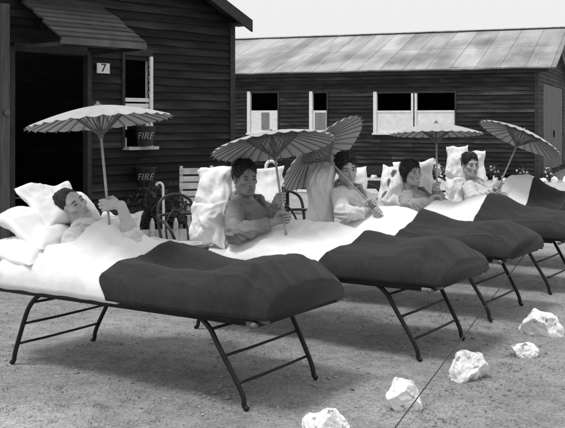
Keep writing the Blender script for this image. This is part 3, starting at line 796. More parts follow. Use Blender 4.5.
# ------------------------------------------------------------------ parasols
NR = 30
def parasol_proto(Rr=.462, Hh=.105):
    root = thing('parasol', '', 'parasol')             # origin at the rim centre, axis +z
    nr, per = 10, 4; vs = []; fs = []
    n = NR*per
    def P(r, k, dz):
        th = 2*math.pi*k/n; f = r/Rr; ph = (k % per)/per
        sag = -.010*f*math.sin(math.pi*ph); scal = -.012*math.sin(math.pi*ph)*f**6
        z = Hh*(1 - f**1.55) + sag + dz
        return Vector(((r + scal)*math.cos(th), (r + scal)*math.sin(th), z))
    for dz in (0.0, -.0016):
        for j in range(nr + 1):
            for k in range(n): vs.append(P(.012 + (Rr - .012)*j/nr, k, dz))
    o_ = (nr + 1)*n
    for j in range(nr):
        for k in range(n):
            a, b_, c_, d_ = j*n+k, j*n+(k+1) % n, (j+1)*n+(k+1) % n, (j+1)*n+k
            fs.append((a, d_, c_, b_)); fs.append((o_+a, o_+b_, o_+c_, o_+d_))
    for k in range(n):
        a, b_ = nr*n+k, nr*n+(k+1) % n; fs.append((a, o_+a, o_+b_, b_))
    obj_from('canopy', vs, fs, M_CANOPY, root, False)
    pts = [Vector((r, 0, Hh*(1 - (r/Rr)**1.55) - .0085)) for r in [.014 + (Rr + .012 - .014)*k/8 for k in range(9)]]
    mb = MB(); mb.tube(pts, [.0030]*6 + [.0028, .0028, .0034], 6)
    rib = mb.build('rib', M_RIB, root)
    mb = MB(); mb.tube([(.014, 0, -.085), (.19, 0, Hh*(1 - (.19/Rr)**1.55) - .012)], .0032, 6)
    st = mb.build('strut', M_RIB, rib)
    for k in range(1, NR):
        r2 = rib.copy(); COL.objects.link(r2); r2.parent = root; r2.rotation_euler = (0, 0, 2*math.pi*k/NR)
        s2 = st.copy(); COL.objects.link(s2); s2.parent = r2
    mb = MB(); mb.tube([(0, 0, Hh - .01), (0, 0, -.78)], .0085, 10); mb.build('stick', M_BAMBOO, root, True)
    mb = MB(); mb.lathe([(.001, -.11), (.016, -.108), (.019, -.075), (.012, -.07), (.012, -.04), (.001, -.038)], 14); mb.build('runner', M_RIB, root, True)
    mb = MB(); mb.lathe([(.03, Hh - .012), (.024, Hh + .006), (.014, Hh + .012), (.010, Hh + .022), (.006, Hh + .027), (.0005, Hh + .028)], 14); mb.build('ferrule', M_RIB, root, True)
    return root
PAR = []      # (grip point, axis, distance from grip to the rim centre)
par_lab = ['pale paper parasol held upright over the nearest man, level and wide',
           'paper parasol showing its ribbed underside over the man in the dark grey shirt',
           'paper parasol tipped on edge behind the pillow and the tousled haired man',
           'level paper parasol held over the dark haired patient, in front of the double window',
           'paper parasol slanting down to the right above the farthest man']
G = [px(107.5, 205, 6.05), px(281, 199, 6.98), px(371, 205, 8.2), px(437, 187, 9.5), px(498.5, 187, 10.3)]
AX = [Vector((-.108, .075, .99)), Vector((-.14, .235, .96)), Vector((-.63, .37, .68)), Vector((.0, .085, 1)), Vector((.43, .12, .9))]
DL = [.535, .40, .64, .535, .585]
pp = parasol_proto()
for i in range(5):
    AX[i].normalize(); o = pp if i == 0 else dup(pp)
    o.location = G[i] + AX[i]*DL[i]
    o.rotation_mode = 'QUATERNION'; o.rotation_quaternion = AX[i].to_track_quat('Z', 'Y') @ Matrix.Rotation(.3*i, 3, 'Z').to_quaternion()
    tag(o, par_lab[i], 'parasol', 'paper parasols')

# ------------------------------------------------------------------ people
def vec(q): return Vector(q)
def head_axes(fwd, up):
    f = Vector(fwd).normalized(); u = Vector(up); u = (u - f*u.dot(f)).normalized(); r = f.cross(u)
    return r, f, u

def build_person(i, head, fwd, up, pelvis, neck, arms, shirt_m, skin_m, hair, label, sc=1.12, smile=0.0, collar_m=None, face=None, eyes_open=True, seed=0, head_s=1.1):
    r, f, u = head_axes(fwd, up); hs = head_s; fc = dict(jaw=1.0, nose=1.0, cheek=1.0, chin=1.0, brow=1.0); fc.update(face or {})
    def HP(x, y, z): return head + (r*x + f*y + u*z)*hs
    ax = (r, f, u)
    T = (neck - pelvis); tl = T.length; t = T.normalized(); across = (V_ - t*V_.dot(t)).normalized(); front = across.cross(t)
    if front.dot(U) < 0: front = -front
    sw = .165*sc
    sh = {-1: neck - t*.095*sc - across*sw, 1: neck - t*.095*sc + across*sw}
    pts = [head + Vector(q)*.2 for q in ((1,1,1),(-1,-1,-1))] + [pelvis - Vector((.22,.22,.12)), pelvis + Vector((.22,.22,.1)), sh[1] + Vector((.12,)*3), sh[-1] - Vector((.12,)*3)]
    for a in arms.values(): pts += [a['elbow'] - Vector((.08,)*3), a['elbow'] + Vector((.08,)*3), a['grip'] - Vector((.13,)*3), a['grip'] + Vector((.13,)*3)]
    lo = [min(p[k] for p in pts) for k in range(3)]; hi = [max(p[k] for p in pts) for k in range(3)]
    B = Field(lo, hi, .0039)
    def S_(q): return tuple(a*hs for a in q)
    # skull and face
    B.ell(HP(0, -.016, .036), S_((.074, .095, .083)), ax, .01)
    B.ell(HP(0, .018, -.03), S_((.060, .072, .088)), ax, .03*hs)
    for sx in (-1, 1):
        B.cap(HP(sx*.055*fc['jaw'], -.008, -.05), HP(sx*.018*fc['jaw'], .066, -.092), .018*hs, .016*hs, .03*hs)
        B.ell(HP(sx*.040, .062, -.020), S_((.022*fc['cheek'], .022*fc['cheek'], .020)), ax, .025*hs)
    B.ell(HP(0, .074, -.096), S_((.020*fc['chin'], .018*fc['chin'], .016)), ax, .018*hs)
    B.cap(HP(-.036, .074, .026), HP(.036, .074, .026), .0135*hs*fc['brow'], .0135*hs*fc['brow'], .018*hs)
    for sx in (-1, 1): B.ell(HP(sx*.031, .096, .006), S_((.019, .017, .0125)), ax, .012*hs, 's')
    B.cap(HP(0, .086, .016), HP(0, .097 + .012*fc['nose'], -.031), .0078*hs, .0115*hs, .010*hs)
    for sx in (-1, 1): B.ell(HP(sx*.0125, .096, -.034), S_((.009, .011, .008)), ax, .006*hs)
    B.ell(HP(0, .076, -.062), S_((.030, .020, .022)), ax, .02*hs)
    B.cap(HP(-.018, .088, -.0565 - smile*-.004), HP(.018, .088, -.0565 + smile*.004), .006*hs, .006*hs, .006*hs)
    B.cap(HP(-.016, .087, -.071), HP(.016, .087, -.071), .0075*hs, .0075*hs, .008*hs)
    B.cap(HP(-.022, .099, -.063 + smile*.005), HP(0, .102, -.064), .0032*hs, .0036*hs, .004*hs, 's')
    B.cap(HP(.022, .099, -.063 + smile*.005), HP(0, .102, -.064), .0032*hs, .0036*hs, .004*hs, 's')
    for sx in (-1, 1):
        B.ell(HP(sx*.031, .0785, .0045), S_((.0150, .0118, .0108)), ax, .004)           # lids round the eyeball
        if eyes_open: B.ell(HP(sx*.031, .0935, .0040), S_((.0118, .0095, .0036)), ax, .002, 's')
        B.cap(HP(sx*.018, .101, -.036), HP(sx*.031, .086, -.066), .0042*hs, .003*hs, .008*hs, 's')      # nose to mouth crease
        B.ell(HP(sx*.052, .058, -.052), S_((.014, .012, .020)), ax, .03*hs, 's')                         # hollow of the cheek
        B.ell(HP(sx*.077, -.008, .0), S_((.011, .020, .032)), ax, .008*hs)
        B.ell(HP(sx*.086, -.002, .004), S_((.007, .011, .019)), ax, .006*hs, 's')
    # neck and torso; the shirt is the same torso grown outwards
    B.cap(HP(0, -.022, -.06), neck - t*.02, .054*sc, .056*sc, .03)
    tax = (across, t, front)
    C = Field(lo, hi, .0065)
    def torso(Q):
        Q.cap(neck - t*.035*sc, sh[1], .038*sc, .045*sc, .045); Q.cap(neck - t*.035*sc, sh[-1], .038*sc, .045*sc, .045)
        Q.ell(neck - t*.20*sc, (.150*sc, .19*sc, .092*sc), tax, .05)
        Q.ell(pelvis + t*.13*sc, (.14*sc, .19*sc, .095*sc), tax, .05)
    torso(B); torso(C)
    # arms, each with a hand of four fingers and a thumb
    cuffs = []
    for sg, a in arms.items():
        s0 = sh[sg]; el = a['elbow']; g = a['grip']; d = a['axis'].normalized()
        e2 = g - el; e2 = (e2 - d*e2.dot(d)).normalized(); e1 = d.cross(e2)*a.get('palm', 1)
        k_ = 1.06
        def HA(x1, x2, xd): return g + (e1*x1 + e2*x2 + d*xd)*k_
        wr = HA(.034, -.082, -.012)
        B.chain([s0, el], [.050*sc, .041*sc], .03); B.chain([el, el + (wr - el)*.35, wr], [.042*sc, .041*sc, .027*sc], .03)
        B.cap(wr, HA(.031, -.045, 0), .026, .024, .015)
        for xd in (-.022, -.007, .008, .022): B.cap(HA(.030, -.05, xd*.8), HA(.027, .012, xd), .015, .0125, .012)
        for q, (xd, ln, sh2) in enumerate(((.031, .97, .0), (.0105, 1.05, .003), (-.010, 1.0, .001), (-.029, .82, -.004))):
            pts_ = [HA(.026, .016 + sh2, xd), HA(-.004*ln, .043*ln + sh2, xd*.97), HA(-.0265*ln, .027*ln + sh2, xd*.93), HA(-.0255, .005 + sh2 + (1-ln)*.01, xd*.9)]
            B.chain(pts_, [.0098*k_, .0089*k_, .0080*k_, .0068*k_], .0015)
        pts_ = [HA(.026, -.050, .022), HA(-.004, -.034, .040), HA(-.027, -.012, .040), HA(-.033, .012, .033)]
        B.chain(pts_, [.0165*k_, .0125*k_, .011*k_, .0085*k_], .006)
        cuff = a.get('cuff', .8); ce = el + (wr - el)*cuff; ax_ = (wr - el).normalized()
        C.chain([s0, el], [.052*sc, .046*sc], .03); C.chain([el, el + (ce - el)*.4, ce], [.046*sc, .042*sc, .033*sc], .03)
        cuffs.append(ce + ax_*.022)
    C.F -= .0115
    for q in cuffs: C.ell(q, (.037, .037, .03), None, .006, 's')
    nx = (HP(0, -.022, -.06) - neck).normalized(); fr = (front - nx*front.dot(nx)).normalized(); acx = nx.cross(fr)
    P1 = neck - t*.17*sc + front*.112*sc
    C.cap(neck + front*.05*sc, P1, .058*sc, .012*sc, .008, 's')
    C.cap(neck - t*.03, HP(0, -.02, -.05), .054*sc, .054*sc, .008, 's')
    K = Field([neck[q] - .22 for q in range(3)], [neck[q] + .22 for q in range(3)], .0045)      # collar: a standing fold round the neck, then two lapels
    ring = []
    for q in range(17):
        th = R(-140 + 280*q/16); rad = .068*sc
        ring.append(neck + nx*(.045*sc - .03*sc*(abs(th)/2.44)**2) - fr*math.cos(th)*rad + acx*math.sin(th)*rad*1.08)
    K.chain(ring, [.012*sc]*17, .006)
    K.chain([q - nx*.022*sc + (q - neck - nx*.045*sc).normalized()*.014 for q in ring], [.011*sc]*17, .012)
    for e in (0, -1):
        sg = 1 if (ring[e] - neck).dot(across) > 0 else -1
        m1 = neck - t*.055*sc + front*.094*sc + across*sg*.052*sc
        K.chain([ring[e], m1, P1 + across*sg*.012*sc + front*.004], [.013*sc, .015*sc, .008*sc], .012)
        K.chain([ring[e] + across*sg*.02*sc - t*.01, m1 + across*sg*.03*sc - front*.012*sc, m1 - t*.05*sc + across*sg*.004], [.011*sc, .011*sc, .006*sc], .02)
    K.chain([P1 + front*.002, neck - t*.25*sc + front*.112*sc, neck - t*.33*sc + front*.110*sc], [.008*sc, .009*sc, .008*sc], .008)
    Vk, Fk = K.mesh()
    V, Fc = B.mesh()
    # colour of the skin itself: lips, brows, lashes, shaven chin
    D = V - np.array(head); X = D @ np.array(r)/hs; Y = D @ np.array(f)/hs; Zz = D @ np.array(u)/hs
    tone = np.ones(len(V))
    lip = np.exp(-((X/.02)**2)**2)*np.exp(-((Zz + .064)/.011)**4)*(Y > .07); tone -= .32*lip
    brow = np.exp(-((np.abs(X) - .032)/.018)**4)*np.exp(-((Zz - .027 + .15*np.abs(np.abs(X) - .03))/.0065)**4)*(Y > .05); tone -= .8*brow
    eye = np.exp(-((np.abs(X) - .031)/.0135)**4)*np.exp(-((Zz - .0055)/.006)**4)*(Y > .062); tone -= (.8 if not eyes_open else .55)*eye
    chin = ((Zz < -.04) & (Y > .0) & (Zz > -.12)); tone -= .10*chin*(hair != 'bob')
    cheek = np.exp(-(((np.abs(X) - .042)/.02)**2 + ((Zz + .025)/.02)**2))*(Y > .04); tone -= .06*cheek
    if smile > 0: tone += .9*np.exp(-((X/.016)**2)**2)*np.exp(-((Zz + .0638)/.0042)**4)*(Y > .08)
    tone = np.where(np.linalg.norm(D, axis=1) < .17*hs, tone, 1.0)
    base = tuple(pelvis)
    body = np_mesh('person', V, Fc, skin_m, None, ('tone', tone), base, 1)
    tag(body, label, 'person')
    # shirt with folds
    V, Fc = C.mesh()
    me_n = np.zeros_like(V)
    for k in range(0, 4, 2):
        n_ = np.cross(V[Fc[:, (k+1) % 4]] - V[Fc[:, k]], V[Fc[:, (k+3) % 4]] - V[Fc[:, k]])
        for e in range(4): np.add.at(me_n, Fc[:, e], n_)
    me_n /= np.linalg.norm(me_n, axis=1)[:, None] + 1e-9
    off = np.empty(len(V)); segs = []
    for sg, a in arms.items(): segs += [(sh[sg], a['elbow']), (a['elbow'], a['grip'])]
    for q, p in enumerate(V):
        a = noise.noise(Vector((p[0]*11 + p[2]*7, p[1]*11, p[2]*16 + seed))); b_ = noise.noise(Vector((p[0]*22 - p[2]*15, p[1]*20 + seed, p[2]*24)))
        best = (9, 0, 0, 0)
        pv = Vector(p)
        for si, (s_a, s_b) in enumerate(segs):
            dv = s_b - s_a; tt = min(1, max(0, (pv - s_a).dot(dv)/dv.length_squared)); qd_ = (pv - s_a - dv*tt)
            if qd_.length < best[0]: best = (qd_.length, tt*dv.length, si, qd_.z)
        sl_ = noise.noise(Vector((best[1]*21 + best[3]*20, best[2]*5.1 + best[3]*9, seed*2.0)))
        if best[0] < .085 and best[1] > .03: a = sl_; b_ *= .5
        rl = Vector(p) - neck; c_ = noise.noise(Vector((rl.dot(across)*26 + rl.dot(t)*9, rl.dot(t)*7, seed*3.0)))
        off[q] = .013*((1 - abs(a)*2.4)) + .006*b_ + (.011*(1 - 2.6*abs(c_)) if best[0] > .07 else .004) - .008
    V = V + me_n*np.clip(off, -.011, .014)[:, None]
    shirt = np_mesh('shirt', V - np.array(base), Fc, shirt_m, body, None, (0, 0, 0), 1)
    np_mesh('collar', Vk - np.array(base), Fk, collar_m or shirt_m, body, None, (0, 0, 0), 1)
    if eyes_open:
        for sx in (-1, 1):
            bm = bmesh.new(); bmesh.ops.create_uvsphere(bm, u_segments=20, v_segments=14, radius=.0121*hs)
            rot = Matrix((r, u, f)).transposed(); c0 = HP(sx*.031, .0772, .0045) - Vector(base)
            me = bpy.data.meshes.new('eye')
            for fa in bm.faces:
                fa.smooth = True; fa.material_index = 1 if fa.calc_center_median().z > .0121*hs*.72 else 0
            for v in bm.verts: v.co = rot @ v.co + c0
            bm.to_mesh(me); bm.free(); me.materials.append(M_EYE); me.materials.append(M_IRIS)
            eo = bpy.data.objects.new('eye', me); COL.objects.link(eo); eo.parent = body
    # hair
    hlo = [head[k] - .17 for k in range(3)]; hhi = [head[k] + .19 for k in range(3)]
    Hf = Field(hlo, hhi, .0048)
    if hair == 'bob':
        Hf.ell(HP(0, -.022, .040), S_((.086, .102, .092)), ax, .01)
        for sx in (-1, 1): Hf.cap(HP(sx*.066, -.005, .03), HP(sx*.07, -.01, -.055), .03*hs, .022*hs, .03)
        Hf.cap(HP(0, -.075, .03), HP(0, -.065, -.055), .05*hs, .04*hs, .04)
        Hf.ell(HP(0, .105, -.018), S_((.056, .088, .080)), ax, .014, 's')
        rn = random.Random(77)
        for q in range(60):
            az = rn.uniform(.15, 3.0)*rn.choice((-1, 1)); pts_ = []
            for w in range(6):
                po = .15 + 1.35*w/5; aa = az + (.25 if az > 0 else -.25)*w/5
                dz = -max(0, w - 3.5)*.03 if abs(az) > .9 else 0
                pts_.append(HP(math.sin(po)*math.sin(aa)*.087, -.022 + math.sin(po)*math.cos(aa)*.103, .040 + math.cos(po)*.094 + dz))
            if abs(az) < .9: pts_ = pts_[:4]
            Hf.chain(pts_, [.005, .006, .006, .006, .005, .003][:len(pts_)], .004)
    else:
        thick = {'short': .005, 'side': .011, 'tousled': .017}[hair]
        Hf.ell(HP(0, -.020, .040 + thick*.3), S_((.074 + thick*.6, .096 + thick*.5, .084 + thick*.7)), ax, .01)
        fl = {'short': .076, 'side': .062, 'tousled': .054}[hair]
        Hf.ell(HP(0, .122, -.012 + (fl - .056)), S_((.080, .088, .100)), ax, .02, 's')      # forehead and face stay bare
        for sx in (-1, 1): Hf.ell(HP(sx*.082, .024, -.030), S_((.03, .05, .045)), ax, .012, 's')
        Hf.half(HP(0, -.03, -.058), -u*.9 + f*.25, .012)
        rn = random.Random(3 + i); nl = {'short': 34, 'side': 70, 'tousled': 90}[hair]; lr = {'short': .0022, 'side': .007, 'tousled': .010}[hair]
        part = .03
        for q in range(nl):
            az = rn.uniform(-2.9, 2.9); spread = rn.uniform(.55, 1.0)
            if hair == 'tousled': az = rn.uniform(-3.1, 3.1)
            reach = (1.0 if abs(az) < .8 else 1.5)*spread + (rn.uniform(0, .35) if hair != 'short' and abs(az) < 1.2 else 0)          # how far down from the crown the lock falls, in radians
            st0 = rn.uniform(.0, .5); pts_ = []
            for w in range(5):
                po = st0 + (reach - st0)*w/4; aa = az + (.35 if hair != 'tousled' else rn.uniform(-.5, .5))*(w/4)*(1 if az > -.4 else -1)
                rr = 1.0 + .035*math.sin(w*1.3) + (rn.uniform(-.03, .10) if hair == 'tousled' else 0)
                pts_.append(HP(math.sin(po)*math.sin(aa)*(.076 + thick*.6)*rr, -.020 + math.sin(po)*math.cos(aa)*(.097 + thick*.5)*rr, .040 + thick*.3 + math.cos(po)*(.085 + thick*.7)*rr))
            Hf.chain(pts_, [lr*.8, lr, lr, lr*.85, lr*.4], .004)
    V, Fc = Hf.mesh()
    for q in range(len(V)):
        p = V[q]; dlt = p - np.array(head); k = (.0016 if hair == 'short' else .0035)*noise.noise(Vector((dlt @ np.array(r)*70, dlt @ np.array(f)*22, dlt @ np.array(u)*25)))
        V[q] = p + dlt/np.linalg.norm(dlt)*k*1.2
    V = V - np.array(base)
    ho = np_mesh('hair', V, Fc, M_HAIR, body, None, (0, 0, 0), 1)
    sv = MB(); rn = random.Random(90 + i); crown = HP(0, -.03, .13) - Vector(base); cen = HP(0, -.02, .03) - Vector(base)
    wild = {'short': .07, 'side': .2, 'tousled': .6, 'bob': .15}[hair]; ln_ = {'short': .017, 'side': .030, 'tousled': .036, 'bob': .034}[hair]
    for q in range(1100):
        p = Vector(V[rn.randrange(len(V))]); nrm = (p - cen).normalized(); flow = (p - crown); flow = (flow - nrm*flow.dot(nrm)).normalized()
        flow = (flow + r*.35 + Vector((rn.gauss(0, 1), rn.gauss(0, 1), rn.gauss(0, 1)))*.35*wild).normalized()
        L_ = ln_*rn.uniform(.5, 1.1); lift = rn.uniform(.0, .22)*wild if hair != 'short' else 0
        sv.tube([p - nrm*.002, p + flow*L_*.4 + nrm*(.003 + lift*L_*.7), p + flow*L_*.75 + nrm*(.002 + lift*L_), p + flow*L_ + nrm*(lift*L_*.7 - .002)], [.0013, .0014, .0011, .0004] if hair != 'short' else [.0007, .0008, .0007, .0003], 3, False)
    me = ho.data; bmx = bmesh.new(); bmx.from_mesh(me); vv = [bmx.verts.new(q) for q in sv.v]
    for fa in sv.f: bmx.faces.new([vv[k] for k in fa]).smooth = True
    bmx.to_mesh(me); bmx.free()
    return body

def arm(elbow, i, at=0.0, palm=1, cuff=.8, grip=None, axis=None):
    return dict(elbow=elbow, grip=(G[i] - AX[i]*at) if grip is None else grip, axis=AX[i] if axis is None else axis, palm=palm, cuff=cuff)

# nearest: lying back, eyes closed, far arm raised with the stick
build_person(0, px(72.5, 207, 6.38), (.64, -.68, .34), (-.74, .10, .66), BP(0, 1.20, 0, .58), px(86, 229, 6.30),
             {1: arm(px(133, 240, 6.05), 0, 0, 1, .30), -1: arm(BP(0, 1.34, -.19, .575), 0, grip=BP(0, 1.08, -.08, .58), axis=V_)},
             M_SH_LIGHT, M_SKIN, 'short', 'person with cropped hair lying back on pillows, eyes shut, holding a parasol upright', seed=1, eyes_open=False, face=dict(cheek=1.1, nose=1.25, jaw=.93))
# second: sitting up in a dark grey shirt, both hands on the stick
build_person(1, px(245.5, 179, 7.34), (.42, -.90, -.04), (-.04, .0, 1), BP(1, 1.42, 0, .58), px(243.5, 201, 7.44),
             {-1: arm(px(234, 234, 6.93), 1, .145, 1, .82), 1: arm(px(281, 224, 7.35), 1, 0, -1, .82)},
             M_SH_GREY, M_SKIN3, 'side', 'person in a creased dark grey shirt sitting up with both hands on a parasol stick', seed=2, sc=1.14, face=dict(jaw=1.05, brow=1.1, nose=1.05))
# third: tousled hair, stick across the chest
build_person(2, px(347, 170, 8.5), (.22, -.97, -.06), (-.12, .1, 1), BP(2, 1.32, 0, .58), px(345, 188, 8.6),
             {-1: arm(px(343, 213, 8.1), 2, 0, 1, .85), 1: arm(px(377, 210, 8.6), 2, .09, -1, .85)},
             M_SH_LIGHT, M_SKIN2, 'tousled', 'person with tousled dark hair and pale pyjama jacket, parasol stick slanting across the chest', seed=3, collar_m=M_SH_MID, face=dict(jaw=.95, cheek=.95, nose=.85, chin=1.1))
# fourth: dark bobbed hair, smiling
build_person(3, px(411.5, 173, 9.66), (.48, -.87, -.02), (-.08, .05, 1), BP(3, 1.4, 0, .57), px(410, 192, 9.76),
             {-1: arm(px(408, 208, 9.3), 3, .13, 1, .85), 1: arm(px(441, 203, 9.7), 3, 0, -1, .7)},
             M_SH_MID, M_SKIN2, 'bob', 'person with dark bobbed hair and mid grey jacket smiling under a level parasol', seed=4, collar_m=M_SH_GREY, face=dict(jaw=.88, cheek=1.15, nose=.75, brow=.85), smile=1.0)
# fifth: framed by the pillow
build_person(4, px(470.5, 165.5, 10.78), (.25, -.96, -.03), (-.03, .05, 1), BP(4, 1.36, 0, .57), px(471.5, 181.5, 10.86),
             {-1: arm(px(474, 199, 10.4), 4, .07, 1, .85), 1: arm(px(500, 193, 10.75), 4, -.02, -1, .8)},
             M_SH_LIGHT, M_SKIN2, 'side', 'person in a pale jacket at the far end, head framed by a pillow', seed=5, face=dict(jaw=1.1, cheek=1.05, brow=1.15, nose=1.1))

# ------------------------------------------------------------------ chairs, tables and small things
def chair_proto():
    root = thing('bentwood_armchair', '', 'chair')
    mb = MB(); mb.lathe([(.001, .43), (.19, .43), (.205, .44), (.205, .455), (.19, .462), (.001, .466)], 28); mb.build('seat', M_WOOD, root, True)
    for k, (x, y) in enumerate(((.15, .14), (.15, -.14), (-.13, .13), (-.13, -.13))):
        mb = MB(); mb.tube(smooth_curve([(x, y, .45), (x*1.1, y*1.1, .25), (x*1.35, y*1.35, .005)], 4), [.017]*5 + [.014]*4, 10); mb.build('leg', M_WOOD, root, True)
    mb = MB(); mb.tube([(.185*math.cos(q*.2618), .185*math.sin(q*.2618), .22) for q in range(25)], .009, 8, False); mb.build('leg_ring', M_WOOD, root, True)
    mb = MB(); mb.tube(smooth_curve([(-.15, -.16, .44), (-.20, -.18, .66), (-.235, -.15, .84), (-.25, 0, .90), (-.235, .15, .84), (-.20, .18, .66), (-.15, .16, .44)], 6), .0135, 10); mb.build('back_hoop', M_WOOD, root, True)
    mb = MB(); mb.tube(smooth_curve([(-.17, -.10, .46), (-.215, -.10, .64), (-.235, 0, .76), (-.215, .10, .64), (-.17, .10, .46)], 6), .010, 8); mb.build('back_hoop', M_WOOD, root, True)
    mb = MB(); mb.tube(smooth_curve([(.17, -.17, .45), (.22, -.24, .58), (.16, -.275, .68), (0, -.27, .71), (-.20, -.18, .72), (-.24, 0, .72), (-.20, .18, .72), (0, .27, .71), (.16, .275, .68), (.22, .24, .58), (.17, .17, .45)], 6), .0135, 10); mb.build('arm_hoop', M_WOOD, root, True)
    return root
cp = chair_proto()
chairs = [(px(187, 250, 8.35), -1.0, 'dark bentwood armchair behind the tall pillow of the second bed, its hoop showing'),
          (px(297, 244, 8.75), -1.1, 'dark bentwood armchair between the two middle parasol holders, below the tipped parasol'),
          (px(373, 228, 9.7), -1.3, 'dark bentwood armchair just right of the tousled haired person'),
          (px(446, 224, 11.1), -1.2, 'dark bentwood armchair left of the farthest tall pillow')]
for k, (p, rz, lab) in enumerate(chairs):
    o = cp if k == 0 else dup(cp)
    o.location = (p.x, p.y, 0); o.rotation_euler = (0, 0, rz); tag(o, lab, 'chair', 'bentwood armchairs among the beds')
# dark slatted garden seats further back
def bench(p, rz, w, label):
    root = thing('wooden_bench', label, 'bench', (p.x, p.y, 0), rz, 'dark wooden seats by the path')
    mb = MB()
    for k in range(4): mb.box((-w/2, -.2 + k*.105, .43), (w/2, -.2 + k*.105 + .09, .455))
    mb.build('seat', M_WOOD, root)
    mb = MB()
    for z in (.86, .66): mb.box((-w/2, .23, z - .075), (w/2, .255, z + .045))
    mb.build('backrest', M_WOOD, root)
    for sx in (-1, 1):
        for y, h in ((-.17, .43), (.21, .96)):
            mb = MB(); mb.box((sx*(w/2 - .08) - .035, y - .03, 0), (sx*(w/2 - .08) + .035, y + .03, h)); mb.build('leg', M_WOOD, root)
bench(px(372, 0, 13.5), -.25, .9, 'dark wooden bench on the pale path, seen just right of the tousled haired person')
bench(px(312, 0, 16), -.2, 1.1, 'dark wooden bench on the pale path, seen behind the tipped parasol')

tp = BP(0, 1.26, .36, 0); TZ = .722
tb = thing('bed_tray', 'low wooden bed tray at the far side of the nearest bed, holding plate and magazines', 'tray', (tp.x, tp.y, 0), math.atan2(U.y, U.x))
mb = MB(); mb.box((-.24, -.13, TZ - .02), (.24, .13, TZ)); mb.build('tray_top', M_WOOD, tb)
for sx in (-1, 1):
    mb = MB(); mb.box((sx*.21 - .012, -.12, TZ - .17), (sx*.21 + .012, .12, TZ - .021)); mb.build('leg', M_WOOD, tb)
def flat_thing(name, label, cat, p, rz, w, d, h, m, group=None, wob=.01):
    n = 10; vs = []; fs = []
    for side in (1, 0):
        for j in range(n + 1):
            for i in range(n + 1):
                x, y = w*(i/n - .5), d*(j/n - .5)
                vs.append((x, y, side*h + wob*(.5 + .5*math.sin(i*.62 + j*.2))*(1 if side or h < .012 else 0)))
    w_ = n + 1; o_ = w_*w_
    for j in range(n):
        for i in range(n):
            k = j*w_ + i; fs.append((k, k+1, k+w_+1, k+w_)); fs.append((o_+k, o_+k+w_, o_+k+w_+1, o_+k+1))
    rim = [i for i in range(n)] + [j*w_ + n for j in range(n)] + [n*w_ + i for i in range(n, 0, -1)] + [j*w_ for j in range(n, 0, -1)]
    for a, b_ in zip(rim, rim[1:] + rim[:1]): fs.append((a, o_+a, o_+b_, b_))
    o = obj_from(name, vs, fs, m, None, False, loc=p); o.rotation_euler = (0, 0, rz); return tag(o, label, cat, group)
flat_thing('magazine', 'rumpled open magazine on the wooden bed tray', 'magazine', Vector((tp.x - .10, tp.y + .03, TZ + .001)), -.4, .27, .2, .014, M_PAPER)
flat_thing('folded_newspaper', 'folded newspaper lying across the open magazine on the bed tray', 'newspaper', Vector((tp.x - .07, tp.y + .02, TZ + .027)), -.8, .26, .13, .012, M_PAPER, wob=.006)
mb = MB(); mb.lathe([(.001, .0), (.06, .0), (.1, .018), (.13, .024), (.13, .03), (.1, .026), (.06, .008), (.001, .008)], 30)
pl = mb.build('plate', M_CHINA, None, True, loc=Vector((tp.x + .11, tp.y - .07, TZ + .002))); tag(pl, 'white china plate on the right of the wooden bed tray', 'plate')

# ---- fire buckets on the near hut
def bucket(s, z, label):
    root = thing('fire_bucket', label, 'bucket', LP(s, .19, z) + Z0, 0, 'fire buckets')
    mb = MB(); mb.lathe([(.001, 0), (.095, 0), (.105, .01), (.142, .25), (.147, .255), (.147, .262), (.138, .262), (.1, .02), (.001, .015)], 28); mb.build('body', M_BUCKET, root, True)
    mb = MB(); mb.tube([(.143*math.cos(math.pi*q/12)*LD.x, .143*math.cos(math.pi*q/12)*LD.y, .255 + .11*math.sin(math.pi*q/12)) for q in range(13)], .005, 6); mb.build('handle', M_IRON, root)
    v, f = text_mesh('FIRE', .125, .25); view = math.atan2(-(LO.y + LD.y*s), -(LO.x + LD.x*s)); vs = []
    for q in v:
        h = .13 + q.y; rr = .107 + .0355*(h - .01)/.24 + .001 + q.z; th = view + q.x/.125 - .05
        vs.append((rr*math.cos(th), rr*math.sin(th), h))
    obj_from('lettering', vs, f, M_LETTER, root)
    hb = MB(); hb.tube([(0, 0, .36), (-LN.x*.05, -LN.y*.05, .375), (-LN.x*.165, -LN.y*.165, .37)], .006, 6); hb.build('hook', M_IRON, root)
bs = l_s(136.5)
bucket(bs, l_z(147, bs) + .02, 'dark fire bucket in front of the window of the near hut')
bucket(bs - .0, l_z(186, bs), 'dark fire bucket hung low on the near hut wall, under the window')

